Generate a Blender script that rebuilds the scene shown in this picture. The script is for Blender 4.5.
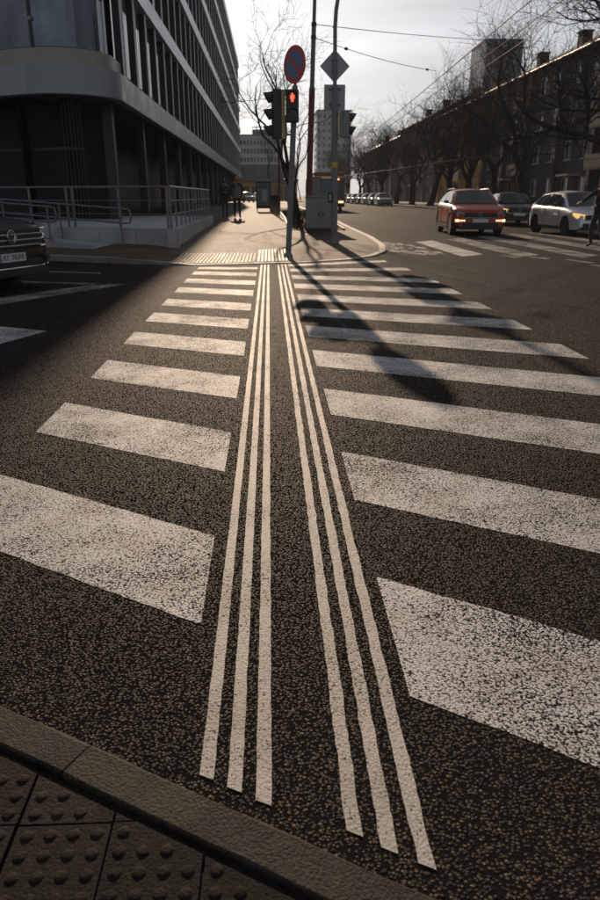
import bpy, math, random
from mathutils import Vector, Matrix
R = math.radians
random.seed(7)
sc = bpy.context.scene
for o in list(bpy.data.objects): bpy.data.objects.remove(o)

# ------------------------------------------------------------------ camera, sky, sun, exposure
EYE = 1.30                       # eye height above the carriageway
F, HOR, CX, CY = 700.0, 196.0, 300.0, 450.0
PITCH = math.atan((CY - HOR) / F)
YAW = math.atan((CX - 269) / (F / math.cos(PITCH)))
cam_d = bpy.data.cameras.new('camera'); cam = bpy.data.objects.new('camera', cam_d)
sc.collection.objects.link(cam); sc.camera = cam
cam.location = (0, 0, EYE); cam.rotation_euler = (R(90) - PITCH, 0, -YAW)
cam_d.sensor_fit = 'HORIZONTAL'; cam_d.sensor_width = 36; cam_d.lens = 36 * F / 600
cam_d.dof.use_dof = True; cam_d.dof.focus_distance = 3.4; cam_d.dof.aperture_fstop = 9.0
cam_d.clip_start = 0.05; cam_d.clip_end = 4000

SUN_EL, SUN_AZ = 19.5, -2.7      # degrees; azimuth from +Y, negative towards -X
w = bpy.data.worlds.new('World'); sc.world = w; w.use_nodes = True
nt = w.node_tree; nt.nodes.clear()
def wn(t, **k):
    n = nt.nodes.new(t)
    for a, b in k.items(): setattr(n, a, b)
    return n
sky = wn('ShaderNodeTexSky', sky_type='NISHITA', sun_disc=False, sun_elevation=R(SUN_EL), sun_rotation=R(SUN_AZ),
         air_density=1.0, dust_density=1.2, ozone_density=1.0)
bw = wn('ShaderNodeRGBToBW'); tint = wn('ShaderNodeMixRGB', blend_type='MULTIPLY'); tint.inputs[0].default_value = 1
tint.inputs[2].default_value = (.92, .96, 1.03, 1)
tc = wn('ShaderNodeTexCoord'); mp = wn('ShaderNodeMapping'); mp.inputs['Scale'].default_value = (1.1, 1.1, 5.5)
mp.inputs['Rotation'].default_value = (0, R(14), R(20))
nz = wn('ShaderNodeTexNoise'); nz.inputs['Scale'].default_value = 1.9; nz.inputs['Detail'].default_value = 9; nz.inputs['Roughness'].default_value = .58
nz.inputs['Distortion'].default_value = .5
rp = wn('ShaderNodeValToRGB'); rp.color_ramp.elements[0].position = .34; rp.color_ramp.elements[1].position = .66
rp.color_ramp.elements[0].color = (.70, .70, .70, 1); rp.color_ramp.elements[1].color = (1.08, 1.08, 1.08, 1)
cl = wn('ShaderNodeMixRGB', blend_type='MULTIPLY'); cl.inputs[0].default_value = 1
mx = wn('ShaderNodeMixRGB'); mx.inputs[0].default_value = .84
bg = wn('ShaderNodeBackground'); bg.inputs['Strength'].default_value = .05
out = wn('ShaderNodeOutputWorld')
L = nt.links.new
pw = wn('ShaderNodeMath', operation='POWER'); pw.inputs[1].default_value = .5
ml = wn('ShaderNodeMath', operation='MULTIPLY'); ml.inputs[1].default_value = 4.3
L(sky.outputs[0], bw.inputs[0]); L(bw.outputs[0], pw.inputs[0]); L(pw.outputs[0], ml.inputs[0]); L(ml.outputs[0], tint.inputs[1]); L(tc.outputs['Generated'], mp.inputs[0]); L(mp.outputs[0], nz.inputs['Vector'])
L(nz.outputs['Fac'], rp.inputs[0]); L(tint.outputs[0], cl.inputs[1]); L(rp.outputs[0], cl.inputs[2])
L(sky.outputs[0], mx.inputs[1]); L(cl.outputs[0], mx.inputs[2]); L(mx.outputs[0], bg.inputs[0]); L(bg.outputs[0], out.inputs[0])

sd = bpy.data.lights.new('sun', 'SUN'); so = bpy.data.objects.new('sun', sd); sc.collection.objects.link(so)
sd.energy = 5.0; sd.angle = R(.55); sd.color = (1.0, .755, .535)
sdir = Vector((math.sin(R(SUN_AZ)) * math.cos(R(SUN_EL)), math.cos(R(SUN_AZ)) * math.cos(R(SUN_EL)), math.sin(R(SUN_EL))))
so.rotation_euler = (-sdir).to_track_quat('-Z', 'Y').to_euler(); so.location = (0, 40, 60)
sc.view_settings.view_transform = 'Standard'; sc.view_settings.look = 'None'
sc.view_settings.gamma = 1; sc.view_settings.use_curve_mapping = False; sc.view_settings.exposure = 0.0

# ------------------------------------------------------------------ helpers
col = sc.collection
def ray(x, y):
    u, v = x - CX, y - CY
    fw = F * math.cos(PITCH) - v * math.sin(PITCH); dn = v * math.cos(PITCH) + F * math.sin(PITCH)
    c, s = math.cos(YAW), math.sin(YAW)
    return Vector((u * c + fw * s, fw * c - u * s, -dn))
def G(x, y, z=0.0):              # point on the ground plane at height z under a pixel of the 600x900 photo
    r = ray(x, y); t = (z - EYE) / r.z
    return Vector((r.x * t, r.y * t, z))
def A(x, y, Y):                  # point at distance Y down the street
    r = ray(x, y); t = Y / r.y
    return Vector((r.x * t, Y, EYE + r.z * t))
def sm(a, b, t):
    t = max(0, min(1, (t - a) / (b - a))); return t * t * (3 - 2 * t)

class MB:
    def __init__(s): s.v = []; s.f = []; s.m = []
    def add(s, vs, fs, mi=0):
        b = len(s.v); s.v += [tuple(v) for v in vs]; s.f += [tuple(b + i for i in f) for f in fs]; s.m += [mi] * len(fs); return s
    def box(s, c, d, rz=0, mi=0, M=None):
        x, y, z = d[0] / 2, d[1] / 2, d[2] / 2
        vs = [Vector((i * x, j * y, k * z)) for k in (-1, 1) for j in (-1, 1) for i in (-1, 1)]
        if M is not None: vs = [M @ v for v in vs]
        elif rz:
            q = Matrix.Rotation(rz, 3, 'Z'); vs = [q @ v for v in vs]
        vs = [v + Vector(c) for v in vs]
        return s.add(vs, [(0, 2, 3, 1), (4, 5, 7, 6), (0, 1, 5, 4), (2, 6, 7, 3), (0, 4, 6, 2), (1, 3, 7, 5)], mi)
    def span(s, a, b, mi=0):     # box from corner a to corner b
        return s.box([(p + q) / 2 for p, q in zip(a, b)], [abs(p - q) for p, q in zip(a, b)], mi=mi)
    def prism(s, poly, z0, z1, mi=0):
        n = len(poly)
        vs = [(p[0], p[1], z0) for p in poly] + [(p[0], p[1], z1) for p in poly]
        fs = [tuple(range(n - 1, -1, -1)), tuple(range(n, 2 * n))] + [(i, (i + 1) % n, n + (i + 1) % n, n + i) for i in range(n)]
        return s.add(vs, fs, mi)
    def prism_x(s, poly, x0, x1, mi=0):  # polygon in (y, z) extruded along x
        n = len(poly)
        vs = [(x0, p[0], p[1]) for p in poly] + [(x1, p[0], p[1]) for p in poly]
        fs = [tuple(range(n)), tuple(range(2 * n - 1, n - 1, -1))] + [(i, n + i, n + (i + 1) % n, (i + 1) % n) for i in range(n)]
        return s.add(vs, fs, mi)
    def tube(s, pts, rad, n=8, cap=True, mi=0):
        pts = [Vector(p) for p in pts]
        if not isinstance(rad, (list, tuple)): rad = [rad] * len(pts)
        b = len(s.v); ref = None
        for i, p in enumerate(pts):
            d = (pts[min(i + 1, len(pts) - 1)] - pts[max(i - 1, 0)])
            d = d.normalized() if d.length > 1e-9 else Vector((0, 0, 1))
            if ref is None: ref = Vector((1, 0, 0)) if abs(d.x) < .8 else Vector((0, 1, 0))
            u = (ref - d * ref.dot(d)).normalized(); ref = u; w_ = d.cross(u)
            for k in range(n):
                a = 2 * math.pi * k / n; q = p + (u * math.cos(a) + w_ * math.sin(a)) * rad[i]; s.v.append(tuple(q))
        for i in range(len(pts) - 1):
            for k in range(n):
                k2 = (k + 1) % n
                s.f.append((b + i * n + k, b + i * n + k2, b + (i + 1) * n + k2, b + (i + 1) * n + k)); s.m.append(mi)
        if cap:
            s.f.append(tuple(b + k for k in range(n - 1, -1, -1))); s.m.append(mi)
            e = b + (len(pts) - 1) * n; s.f.append(tuple(e + k for k in range(n))); s.m.append(mi)
        return s
    def lathe(s, prof, M=None, n=20, mi=0):   # prof [(r, h)] about local z
        M = M or Matrix.Identity(4); b = len(s.v)
        for r, h in prof:
            for k in range(n):
                a = 2 * math.pi * k / n; s.v.append(tuple(M @ Vector((r * math.cos(a), r * math.sin(a), h))))
        for i in range(len(prof) - 1):
            for k in range(n):
                k2 = (k + 1) % n; s.f.append((b + i * n + k, b + i * n + k2, b + (i + 1) * n + k2, b + (i + 1) * n + k)); s.m.append(mi)
        for i, rev in ((0, True), (len(prof) - 1, False)):
            if prof[i][0] > 1e-6:
                r_ = [b + i * n + k for k in range(n)]; s.f.append(tuple(r_[::-1] if rev else r_)); s.m.append(mi)
        return s
    def mesh(s, name, mats, smooth=False):
        me = bpy.data.meshes.new(name); me.from_pydata(s.v, [], s.f)
        for m in (mats if isinstance(mats, (list, tuple)) else [mats]): me.materials.append(m)
        if any(s.m): me.polygons.foreach_set('material_index', s.m)
        if smooth: me.polygons.foreach_set('use_smooth', [True] * len(me.polygons))
        me.update(); return me
    def build(s, name, mats, parent=None, smooth=False, world=False, bevel=0, kind=None):
        if world and parent is not None and parent.name in BASE:
            Mi = BASE[parent.name].inverted(); s.v = [tuple(Mi @ Vector(v)) for v in s.v]
        me = s.mesh(name, mats, smooth); o = piece(name, me, parent)
        if bevel:
            b = o.modifiers.new('bevel', 'BEVEL'); b.width = bevel; b.segments = 2; b.limit_method = 'ANGLE'; b.angle_limit = R(40)
        if smooth:
            me.set_sharp_from_angle(angle=R(42))
        if kind: o['kind'] = kind
        return o
BASE = {}
def piece(name, me, parent=None, loc=(0, 0, 0), rz=0, scale=None):
    o = bpy.data.objects.new(name, me); col.objects.link(o); o.location = loc
    if rz: o.rotation_euler = (0, 0, rz)
    if scale is not None: o.scale = scale
    if parent is not None: o.parent = parent
    return o
def thing(name, label, cat, loc=(0, 0, 0), rz=0, group=None):
    o = bpy.data.objects.new(name, None); col.objects.link(o); o.location = loc; o.rotation_euler = (0, 0, rz)
    o.empty_display_size = .2
    o['label'] = label; o['category'] = cat
    if group: o['group'] = group
    BASE[o.name] = Matrix.Translation(loc) @ Matrix.Rotation(rz, 4, 'Z'); return o
def tag(o, label, cat, group=None):
    o['label'] = label; o['category'] = cat
    if group: o['group'] = group
    return o
def struct(o): o['kind'] = 'structure'; return o
def copy_tree(o, parent=None):
    c = o.copy(); col.objects.link(c); c.parent = parent
    for ch in o.children: copy_tree(ch, c)
    return c

# ------------------------------------------------------------------ materials
def newmat(name):
    m = bpy.data.materials.new(name); m.use_nodes = True
    n = m.node_tree; return m, n, n.nodes['Principled BSDF'], n.links.new
def mat(name, c, rough=.6, metal=0.0, var=.12, scale=3.0, bump=0.0, bscale=40.0, emit=None, estr=0.0, spec=.5, coat=0.0, rnd=0.0, rvar=.08):
    m, n, p, l = newmat(name)
    p.inputs['Metallic'].default_value = metal; p.inputs['Specular IOR Level'].default_value = spec
    if coat: p.inputs['Coat Weight'].default_value = coat; p.inputs['Coat Roughness'].default_value = .05
    t = n.nodes.new('ShaderNodeTexCoord'); z = n.nodes.new('ShaderNodeTexNoise')
    z.inputs['Scale'].default_value = scale; z.inputs['Detail'].default_value = 6; z.inputs['Roughness'].default_value = .6
    l(t.outputs['Object'], z.inputs['Vector'])
    mr = n.nodes.new('ShaderNodeMapRange'); mr.inputs[1].default_value = .3; mr.inputs[2].default_value = .7
    mr.inputs[3].default_value = 1 - var; mr.inputs[4].default_value = 1 + var; l(z.outputs['Fac'], mr.inputs[0])
    last = mr.outputs[0]
    if rnd:
        oi = n.nodes.new('ShaderNodeObjectInfo'); m2 = n.nodes.new('ShaderNodeMapRange')
        m2.inputs[3].default_value = 1 - rnd; m2.inputs[4].default_value = 1 + rnd; l(oi.outputs['Random'], m2.inputs[0])
        mu = n.nodes.new('ShaderNodeMath'); mu.operation = 'MULTIPLY'; l(last, mu.inputs[0]); l(m2.outputs[0], mu.inputs[1]); last = mu.outputs[0]
    vm = n.nodes.new('ShaderNodeVectorMath'); vm.operation = 'SCALE'; vm.inputs[0].default_value = c; l(last, vm.inputs['Scale'])
    l(vm.outputs[0], p.inputs['Base Color'])
    rr = n.nodes.new('ShaderNodeMapRange'); rr.inputs[1].default_value = .3; rr.inputs[2].default_value = .7
    rr.inputs[3].default_value = max(.02, rough - rvar); rr.inputs[4].default_value = min(1, rough + rvar); l(z.outputs['Fac'], rr.inputs[0]); l(rr.outputs[0], p.inputs['Roughness'])
    if bump:
        z2 = n.nodes.new('ShaderNodeTexNoise'); z2.inputs['Scale'].default_value = bscale; z2.inputs['Detail'].default_value = 4; l(t.outputs['Object'], z2.inputs['Vector'])
        b = n.nodes.new('ShaderNodeBump'); b.inputs['Strength'].default_value = .6; b.inputs['Distance'].default_value = bump
        l(z2.outputs['Fac'], b.inputs['Height']); l(b.outputs[0], p.inputs['Normal'])
    if emit: p.inputs['Emission Color'].default_value = (*emit, 1); p.inputs['Emission Strength'].default_value = estr
    return m
def glass(name, c=(.012, .014, .017), rough=.06, spec=.5, var=.3):
    return mat(name, c, rough, 0, var, .7, 0, spec=spec, rnd=.35, rvar=.03)

def asphalt_nodes(n, l, dark=1.0):
    """coarse stones in bitumen: returns colour, height, crevice sockets"""
    N = n.nodes.new
    t = N('ShaderNodeTexCoord')
    wv = N('ShaderNodeTexNoise'); wv.inputs['Scale'].default_value = 90; wv.inputs['Detail'].default_value = 2; l(t.outputs['Object'], wv.inputs['Vector'])
    off = N('ShaderNodeVectorMath'); off.operation = 'MULTIPLY_ADD'; off.inputs[1].default_value = (.005, .005, .005)
    l(wv.outputs['Color'], off.inputs[0]); l(t.outputs['Object'], off.inputs[2])
    v = N('ShaderNodeTexVoronoi'); v.inputs['Scale'].default_value = 105; v.inputs['Randomness'].default_value = 1; l(off.outputs[0], v.inputs['Vector'])
    v2 = N('ShaderNodeTexVoronoi'); v2.inputs['Scale'].default_value = 210; l(off.outputs[0], v2.inputs['Vector'])
    big = N('ShaderNodeTexNoise'); big.inputs['Scale'].default_value = .55; big.inputs['Detail'].default_value = 7; big.inputs['Roughness'].default_value = .62; l(t.outputs['Object'], big.inputs['Vector'])
    mid = N('ShaderNodeTexNoise'); mid.inputs['Scale'].default_value = 22; mid.inputs['Detail'].default_value = 3; l(t.outputs['Object'], mid.inputs['Vector'])
    sx = N('ShaderNodeSeparateColor'); l(v.outputs['Color'], sx.inputs[0])
    ramp = N('ShaderNodeValToRGB'); e = ramp.color_ramp.elements
    e[0].position = 0; e[0].color = (.011 * dark, .0105 * dark, .0105 * dark, 1)
    e[1].position = 1; e[1].color = (.15 * dark, .104 * dark, .067 * dark, 1)
    a = e.new(.38); a.color = (.024 * dark, .0215 * dark, .020 * dark, 1); a = e.new(.62); a.color = (.044 * dark, .034 * dark, .026 * dark, 1)
    a = e.new(.84); a.color = (.085 * dark, .059 * dark, .039 * dark, 1)
    l(sx.outputs['Red'], ramp.inputs[0])
    cre = N('ShaderNodeMapRange'); cre.inputs[1].default_value = .30; cre.inputs[2].default_value = .55; l(v.outputs['Distance'], cre.inputs[0])
    mixc = N('ShaderNodeMixRGB'); mixc.inputs[2].default_value = (.015, .0138, .013, 1); l(cre.outputs[0], mixc.inputs[0]); l(ramp.outputs[0], mixc.inputs[1])
    bm = N('ShaderNodeMapRange'); bm.inputs[1].default_value = .3; bm.inputs[2].default_value = .7; bm.inputs[3].default_value = .68; bm.inputs[4].default_value = 1.3; l(big.outputs['Fac'], bm.inputs[0])
    sc_ = N('ShaderNodeVectorMath'); sc_.operation = 'SCALE'; l(mixc.outputs[0], sc_.inputs[0]); l(bm.outputs[0], sc_.inputs['Scale'])
    # height: rounded stones + fine stones + waviness
    h1 = N('ShaderNodeMapRange'); h1.inputs[1].default_value = .22; h1.inputs[2].default_value = .60; h1.inputs[3].default_value = .8; h1.inputs[4].default_value = 0; l(v.outputs['Distance'], h1.inputs[0])
    h2 = N('ShaderNodeMath'); h2.operation = 'MULTIPLY_ADD'; h2.inputs[1].default_value = -.28; l(v2.outputs['Distance'], h2.inputs[0]); l(h1.outputs[0], h2.inputs[2])
    h3 = N('ShaderNodeMath'); h3.operation = 'MULTIPLY_ADD'; h3.inputs[1].default_value = .25; l(mid.outputs['Fac'], h3.inputs[0]); l(h2.outputs[0], h3.inputs[2])
    h4 = N('ShaderNodeMath'); h4.operation = 'MULTIPLY_ADD'; h4.inputs[1].default_value = .6; l(sx.outputs['Green'], h4.inputs[0]); l(h3.outputs[0], h4.inputs[2])
    return sc_.outputs[0], h4.outputs[0], cre.outputs[0], big.outputs['Fac'], t, mid.outputs['Fac'], sx.outputs['Blue']
def asphalt(name, dark=1.0, bump=.0048):
    m, n, p, l = newmat(name); c, h, cr, big, t, mid, rb = asphalt_nodes(n, l, dark)
    l(c, p.inputs['Base Color']); p.inputs['Roughness'].default_value = .66
    q = n.nodes.new('ShaderNodeMath'); q.operation = 'POWER'; q.inputs[1].default_value = 2.2; l(rb, q.inputs[0])
    q2 = n.nodes.new('ShaderNodeMath'); q2.operation = 'MULTIPLY_ADD'; q2.inputs[1].default_value = .36; q2.inputs[2].default_value = .075; l(q.outputs[0], q2.inputs[0])
    iv = n.nodes.new('ShaderNodeMath'); iv.operation = 'SUBTRACT'; iv.inputs[0].default_value = 1; l(cr, iv.inputs[1])
    q3 = n.nodes.new('ShaderNodeMath'); q3.operation = 'MULTIPLY'; l(q2.outputs[0], q3.inputs[0]); l(iv.outputs[0], q3.inputs[1]); l(q3.outputs[0], p.inputs['Specular IOR Level'])
    b = n.nodes.new('ShaderNodeBump'); b.inputs['Strength'].default_value = .85; b.inputs['Distance'].default_value = bump
    l(h, b.inputs['Height']); l(b.outputs[0], p.inputs['Normal']); return m
def paint(name, c=(.56, .56, .565), wear=.5, bump=.0016, dirt=(.32, .265, .215)):
    m, n, p, l = newmat(name); ac, h, cr, big, t, mid, rb = asphalt_nodes(n, l); N = n.nodes.new
    z = N('ShaderNodeTexNoise'); z.inputs['Scale'].default_value = 1.7; z.inputs['Detail'].default_value = 8; z.inputs['Roughness'].default_value = .7; l(t.outputs['Object'], z.inputs['Vector'])
    fine = N('ShaderNodeTexNoise'); fine.inputs['Scale'].default_value = 150; fine.inputs['Detail'].default_value = 5; fine.inputs['Roughness'].default_value = .75; l(t.outputs['Object'], fine.inputs['Vector'])
    # wear amount = fine pits, more of them where the slow noise is high
    s1 = N('ShaderNodeMath'); s1.operation = 'MULTIPLY_ADD'; s1.inputs[1].default_value = .40; l(z.outputs['Fac'], s1.inputs[0]); l(fine.outputs['Fac'], s1.inputs[2])
    s2 = N('ShaderNodeMath'); s2.operation = 'MULTIPLY_ADD'; s2.inputs[1].default_value = .13; l(cr, s2.inputs[0]); l(s1.outputs[0], s2.inputs[2])
    s3 = N('ShaderNodeMath'); s3.operation = 'MULTIPLY_ADD'; s3.inputs[1].default_value = .07; l(rb, s3.inputs[0]); l(s2.outputs[0], s3.inputs[2])
    wr = N('ShaderNodeMapRange'); wr.inputs[1].default_value = 1.00 - .30 * wear; wr.inputs[2].default_value = 1.045 - .30 * wear; l(s3.outputs[0], wr.inputs[0])
    di = N('ShaderNodeTexNoise'); di.inputs['Scale'].default_value = 4.5; di.inputs['Detail'].default_value = 5; l(t.outputs['Object'], di.inputs['Vector'])
    dr = N('ShaderNodeMapRange'); dr.inputs[1].default_value = .42; dr.inputs[2].default_value = .75; dr.inputs[4].default_value = .55; l(di.outputs['Fac'], dr.inputs[0])
    pc = N('ShaderNodeMixRGB'); pc.inputs[1].default_value = (*c, 1); pc.inputs[2].default_value = (*dirt, 1); l(dr.outputs[0], pc.inputs[0])
    mc = N('ShaderNodeMixRGB'); l(wr.outputs[0], mc.inputs[0]); l(pc.outputs[0], mc.inputs[1]); l(ac, mc.inputs[2]); l(mc.outputs[0], p.inputs['Base Color'])
    p.inputs['Roughness'].default_value = .66
    sp_ = N('ShaderNodeMapRange'); sp_.inputs[3].default_value = .22; sp_.inputs[4].default_value = .0; l(wr.outputs[0], sp_.inputs[0]); l(sp_.outputs[0], p.inputs['Specular IOR Level'])
    b = N('ShaderNodeBump'); b.inputs['Strength'].default_value = .7; b.inputs['Distance'].default_value = bump; l(h, b.inputs['Height']); l(b.outputs[0], p.inputs['Normal'])
    return m
def pavers(name, c1, c2, mortar, sx=.2, sy=.1, bump=.0048):
    m, n, p, l = newmat(name); N = n.nodes.new; t = N('ShaderNodeTexCoord')
    bk = N('ShaderNodeTexBrick'); bk.inputs['Scale'].default_value = 1; bk.inputs['Brick Width'].default_value = sx; bk.inputs['Row Height'].default_value = sy
    bk.inputs['Mortar Size'].default_value = .006; bk.inputs['Color1'].default_value = (*c1, 1); bk.inputs['Color2'].default_value = (*c2, 1); bk.inputs['Mortar'].default_value = (*mortar, 1)
    l(t.outputs['Object'], bk.inputs['Vector'])
    z = N('ShaderNodeTexNoise'); z.inputs['Scale'].default_value = .9; z.inputs['Detail'].default_value = 8; z.inputs['Roughness'].default_value = .65; l(t.outputs['Object'], z.inputs['Vector'])
    mr = N('ShaderNodeMapRange'); mr.inputs[1].default_value = .3; mr.inputs[2].default_value = .7; mr.inputs[3].default_value = .7; mr.inputs[4].default_value = 1.25; l(z.outputs['Fac'], mr.inputs[0])
    s = N('ShaderNodeVectorMath'); s.operation = 'SCALE'; l(bk.outputs['Color'], s.inputs[0]); l(mr.outputs[0], s.inputs['Scale']); l(s.outputs[0], p.inputs['Base Color'])
    z2 = N('ShaderNodeTexNoise'); z2.inputs['Scale'].default_value = 60; l(t.outputs['Object'], z2.inputs['Vector'])
    h = N('ShaderNodeMath'); h.operation = 'MULTIPLY_ADD'; h.inputs[1].default_value = -1; l(bk.outputs['Fac'], h.inputs[0]); l(z2.outputs['Fac'], h.inputs[2])
    b = N('ShaderNodeBump'); b.inputs['Strength'].default_value = .6; b.inputs['Distance'].default_value = bump; l(h.outputs[0], b.inputs['Height']); l(b.outputs[0], p.inputs['Normal'])
    p.inputs['Roughness'].default_value = .75; p.inputs['Specular IOR Level'].default_value = .10; return m

m_asphalt = asphalt('asphalt'); m_patch = asphalt('asphalt_repair', .72)
m_zebra = paint('worn_zebra_paint', wear=.56); m_guide = paint('guide_line_paint', (.46, .435, .405), wear=.33, dirt=(.25, .23, .18), bump=.0012)
m_lane = paint('thin_lane_paint', (.5, .5, .49), wear=.75); m_rubble = paint('broken_paint', (.5, .48, .45), wear=.6, bump=.0048)
m_pav = pavers('far_pavers', (.118, .088, .063), (.074, .055, .040), (.018, .014, .011))
m_pavr = pavers('right_pavers', (.16, .155, .15), (.13, .125, .12), (.06, .06, .06), .3, .3)
def gritty(name, c, rough=.8, sc_=1.0, rnd=.2, bump=.0022, spec=.15):
    m, n, p, l = newmat(name); N = n.nodes.new; t = N('ShaderNodeTexCoord')
    def noise(s_, d=5, r=.65):
        z = N('ShaderNodeTexNoise'); z.inputs['Scale'].default_value = s_; z.inputs['Detail'].default_value = d; z.inputs['Roughness'].default_value = r; l(t.outputs['Object'], z.inputs['Vector']); return z.outputs['Fac']
    def mr(i, a, b, c0, c1):
        q = N('ShaderNodeMapRange'); q.inputs[1].default_value = a; q.inputs[2].default_value = b; q.inputs[3].default_value = c0; q.inputs[4].default_value = c1; l(i, q.inputs[0]); return q.outputs[0]
    def mul(a, b):
        q = N('ShaderNodeMath'); q.operation = 'MULTIPLY'; l(a, q.inputs[0]); l(b, q.inputs[1]); return q.outputs[0]
    fine = noise(190 * sc_); f = mul(mr(fine, .32, .68, .35, 1.8), mul(mr(noise(5), .3, .7, .55, 1.4), mr(noise(28), .3, .7, .75, 1.25)))
    oi = N('ShaderNodeObjectInfo'); f = mul(f, mr(oi.outputs['Random'], 0, 1, 1 - rnd, 1 + rnd))
    v = N('ShaderNodeTexVoronoi'); v.inputs['Scale'].default_value = 130 * sc_; l(t.outputs['Object'], v.inputs['Vector'])
    s = N('ShaderNodeVectorMath'); s.operation = 'SCALE'; s.inputs[0].default_value = c; l(f, s.inputs['Scale']); l(s.outputs[0], p.inputs['Base Color'])
    h = N('ShaderNodeMath'); h.operation = 'MULTIPLY_ADD'; h.inputs[1].default_value = -.8; l(v.outputs['Distance'], h.inputs[0]); l(fine, h.inputs[2])
    b = N('ShaderNodeBump'); b.inputs['Strength'].default_value = .8; b.inputs['Distance'].default_value = bump; l(h.outputs[0], b.inputs['Height']); l(b.outputs[0], p.inputs['Normal'])
    p.inputs['Roughness'].default_value = rough; p.inputs['Specular IOR Level'].default_value = spec; return m
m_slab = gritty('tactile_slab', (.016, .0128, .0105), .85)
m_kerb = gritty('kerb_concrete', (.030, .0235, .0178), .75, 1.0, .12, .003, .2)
m_joint = mat('joint_dirt', (.012, .010, .008), .95, 0, .4, 20, .004, 80)
m_kerbf = mat('far_kerb', (.22, .20, .18), .7, 0, .25, 3, .002, 90, rnd=.15)
m_conc = mat('concrete', (.33, .34, .345), .7, 0, .18, 1.6, .002, 60, rnd=.12)
m_soil = mat('soil', (.035, .027, .018), .95, 0, .5, 6, .03, 9)
m_metal = mat('galvanised', (.27, .28, .29), .45, .55, .15, 5, 0, rvar=.12)
m_rail = mat('rail_steel', (.16, .165, .175), .4, .7, .12, 6)
m_black = mat('black_plastic', (.014, .014, .015), .5, 0, .2, 6)
m_dark = mat('dark_metal', (.03, .031, .034), .45, .3, .2, 4)
m_fascia = mat('fascia_aluminium', (.25, .265, .29), .4, .4, .08, 1.2, rnd=.05)
m_band = mat('band_aluminium', (.66, .68, .71), .4, .2, .08, 1.2, rnd=.05)
m_fin = mat('fin_aluminium', (.72, .74, .77), .4, .2, .08, 2, rnd=.15)
m_glass = glass('facade_glass', (.010, .011, .014)); m_glassg = glass('ground_glass', (.004, .004, .005), .3, spec=.04)
m_glassc = mat('coated_glass', (.11, .13, .16), .07, .45, .35, .9, rnd=.3, rvar=.03)
m_core = mat('building_core', (.02, .02, .022), .8); m_plinth = mat('plinth_cladding', (.30, .27, .24), .45, .3, .15, 2)
m_soffit = mat('soffit', (.03, .031, .034), .7)

# ------------------------------------------------------------------ the setting: road and markings
def zr(y): return .15 * sm(32, 48, y)
ys = [-30, -10, 0, 10, 20, 30, 32, 34, 36, 38, 40, 42, 44, 46, 48, 60, 100, 200, 500, 1500]
xs = [-900, -100, -20, -5, 5, 20, 100, 900]
mb = MB()
for y in ys:
    for x in xs: mb.v.append((x, y, zr(y)))
nx = len(xs)
for j in range(len(ys) - 1):
    for i in range(nx - 1): mb.f.append((j * nx + i, j * nx + i + 1, (j + 1) * nx + i + 1, (j + 1) * nx + i)); mb.m.append(0)
road = struct(mb.build('road', m_asphalt))

def rough_strip(x0, x1, ya, yb, z=.004, step=.05, amp=.0, seed=0):
    """a painted line along y with slightly uneven edges; ya/yb are functions of x for the slanted ends"""
    rn = random.Random(seed); b = MB()
    n = max(2, int((max(yb(x0), yb(x1)) - min(ya(x0), ya(x1))) / step))
    jx = [0.0, 0.0]
    for i in range(n + 1):
        t = i / n
        for k, x in enumerate((x0, x1)):
            jx[k] = jx[k] * .6 + rn.uniform(-amp, amp)
            y = ya(x) + (yb(x) - ya(x)) * t; b.v.append((x + jx[k], y, z + zr(y)))
    for i in range(n): b.f.append((2 * i, 2 * i + 1, 2 * i + 3, 2 * i + 2)); b.m.append(0)
    return b
def rough_bar(x0, x1, y0, slope, th, z=.0016, step=.04, amp=.004, seed=0, slope2=None):
    """a zebra bar from x0 to x1; its near edge passes (x0, y0) with the given slope"""
    rn = random.Random(seed); b = MB(); n = max(3, int((x1 - x0) / step)); j = [0, 0]
    s2 = slope if slope2 is None else slope2
    for i in range(n + 1):
        x = x0 + (x1 - x0) * i / n
        ex = rn.uniform(-amp, amp) if i in (0, n) else 0
        j = [q * .5 + rn.uniform(-amp, amp) for q in j]
        b.v.append((x + ex, y0 + slope * (x - x0) + j[0], z)); b.v.append((x + ex * .5, y0 + th + s2 * (x - x0) + j[1], z))
    for i in range(n): b.f.append((2 * i, 2 * i + 2, 2 * i + 3, 2 * i + 1)); b.m.append(0)
    return b
K = -.57                                           # direction of the kerb and the zebra bars
for k, y0 in enumerate([1.94, 3.27, 4.62, 5.98, 7.29, 8.52, 9.85, 11.10, 12.36]):
    s = -.64 + .045 * k
    rough_bar(-1.38, -.24, y0 - s * 1.14, s, .63 - .006 * k, seed=k).build('crosswalk_stripe', m_zebra, road)
rough_bar(-1.38, -.24, 13.62, -.05, .42, seed=20).build('crosswalk_stripe', m_zebra, road)
for k, y0 in enumerate([1.57, 2.90, 4.23, 5.57, 6.84, 8.10, 9.38, 10.66, 11.92]):
    s = -.66 + .047 * k
    rough_bar(.37, 2.70, y0, s, .65 - .006 * k, seed=40 + k).build('crosswalk_stripe', m_zebra, road)
rough_bar(.37, 2.62, 13.10, .06, .52, seed=60).build('crosswalk_stripe', m_zebra, road)
rough_bar(.37, 2.45, 14.15, .42, .42, seed=61).build('crosswalk_stripe', m_zebra, road)
for i, (xa, xb, ys_) in enumerate([(-.185, -.150, 1.315), (-.117, -.082, 1.275), (-.050, -.014, 1.235), (.148, .183, 1.145), (.218, .253, 1.10), (.288, .323, 1.06)]):
    rough_strip(xa, xb, lambda x, y_=ys_, a=xa: y_ + K * (x - a) * .9, lambda x: 14.45 + .2 * (x + .2), z=.003, step=.022, amp=.0009 if i < 3 else .0018, seed=90 + i).build('guide_line', m_guide, road)
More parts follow.
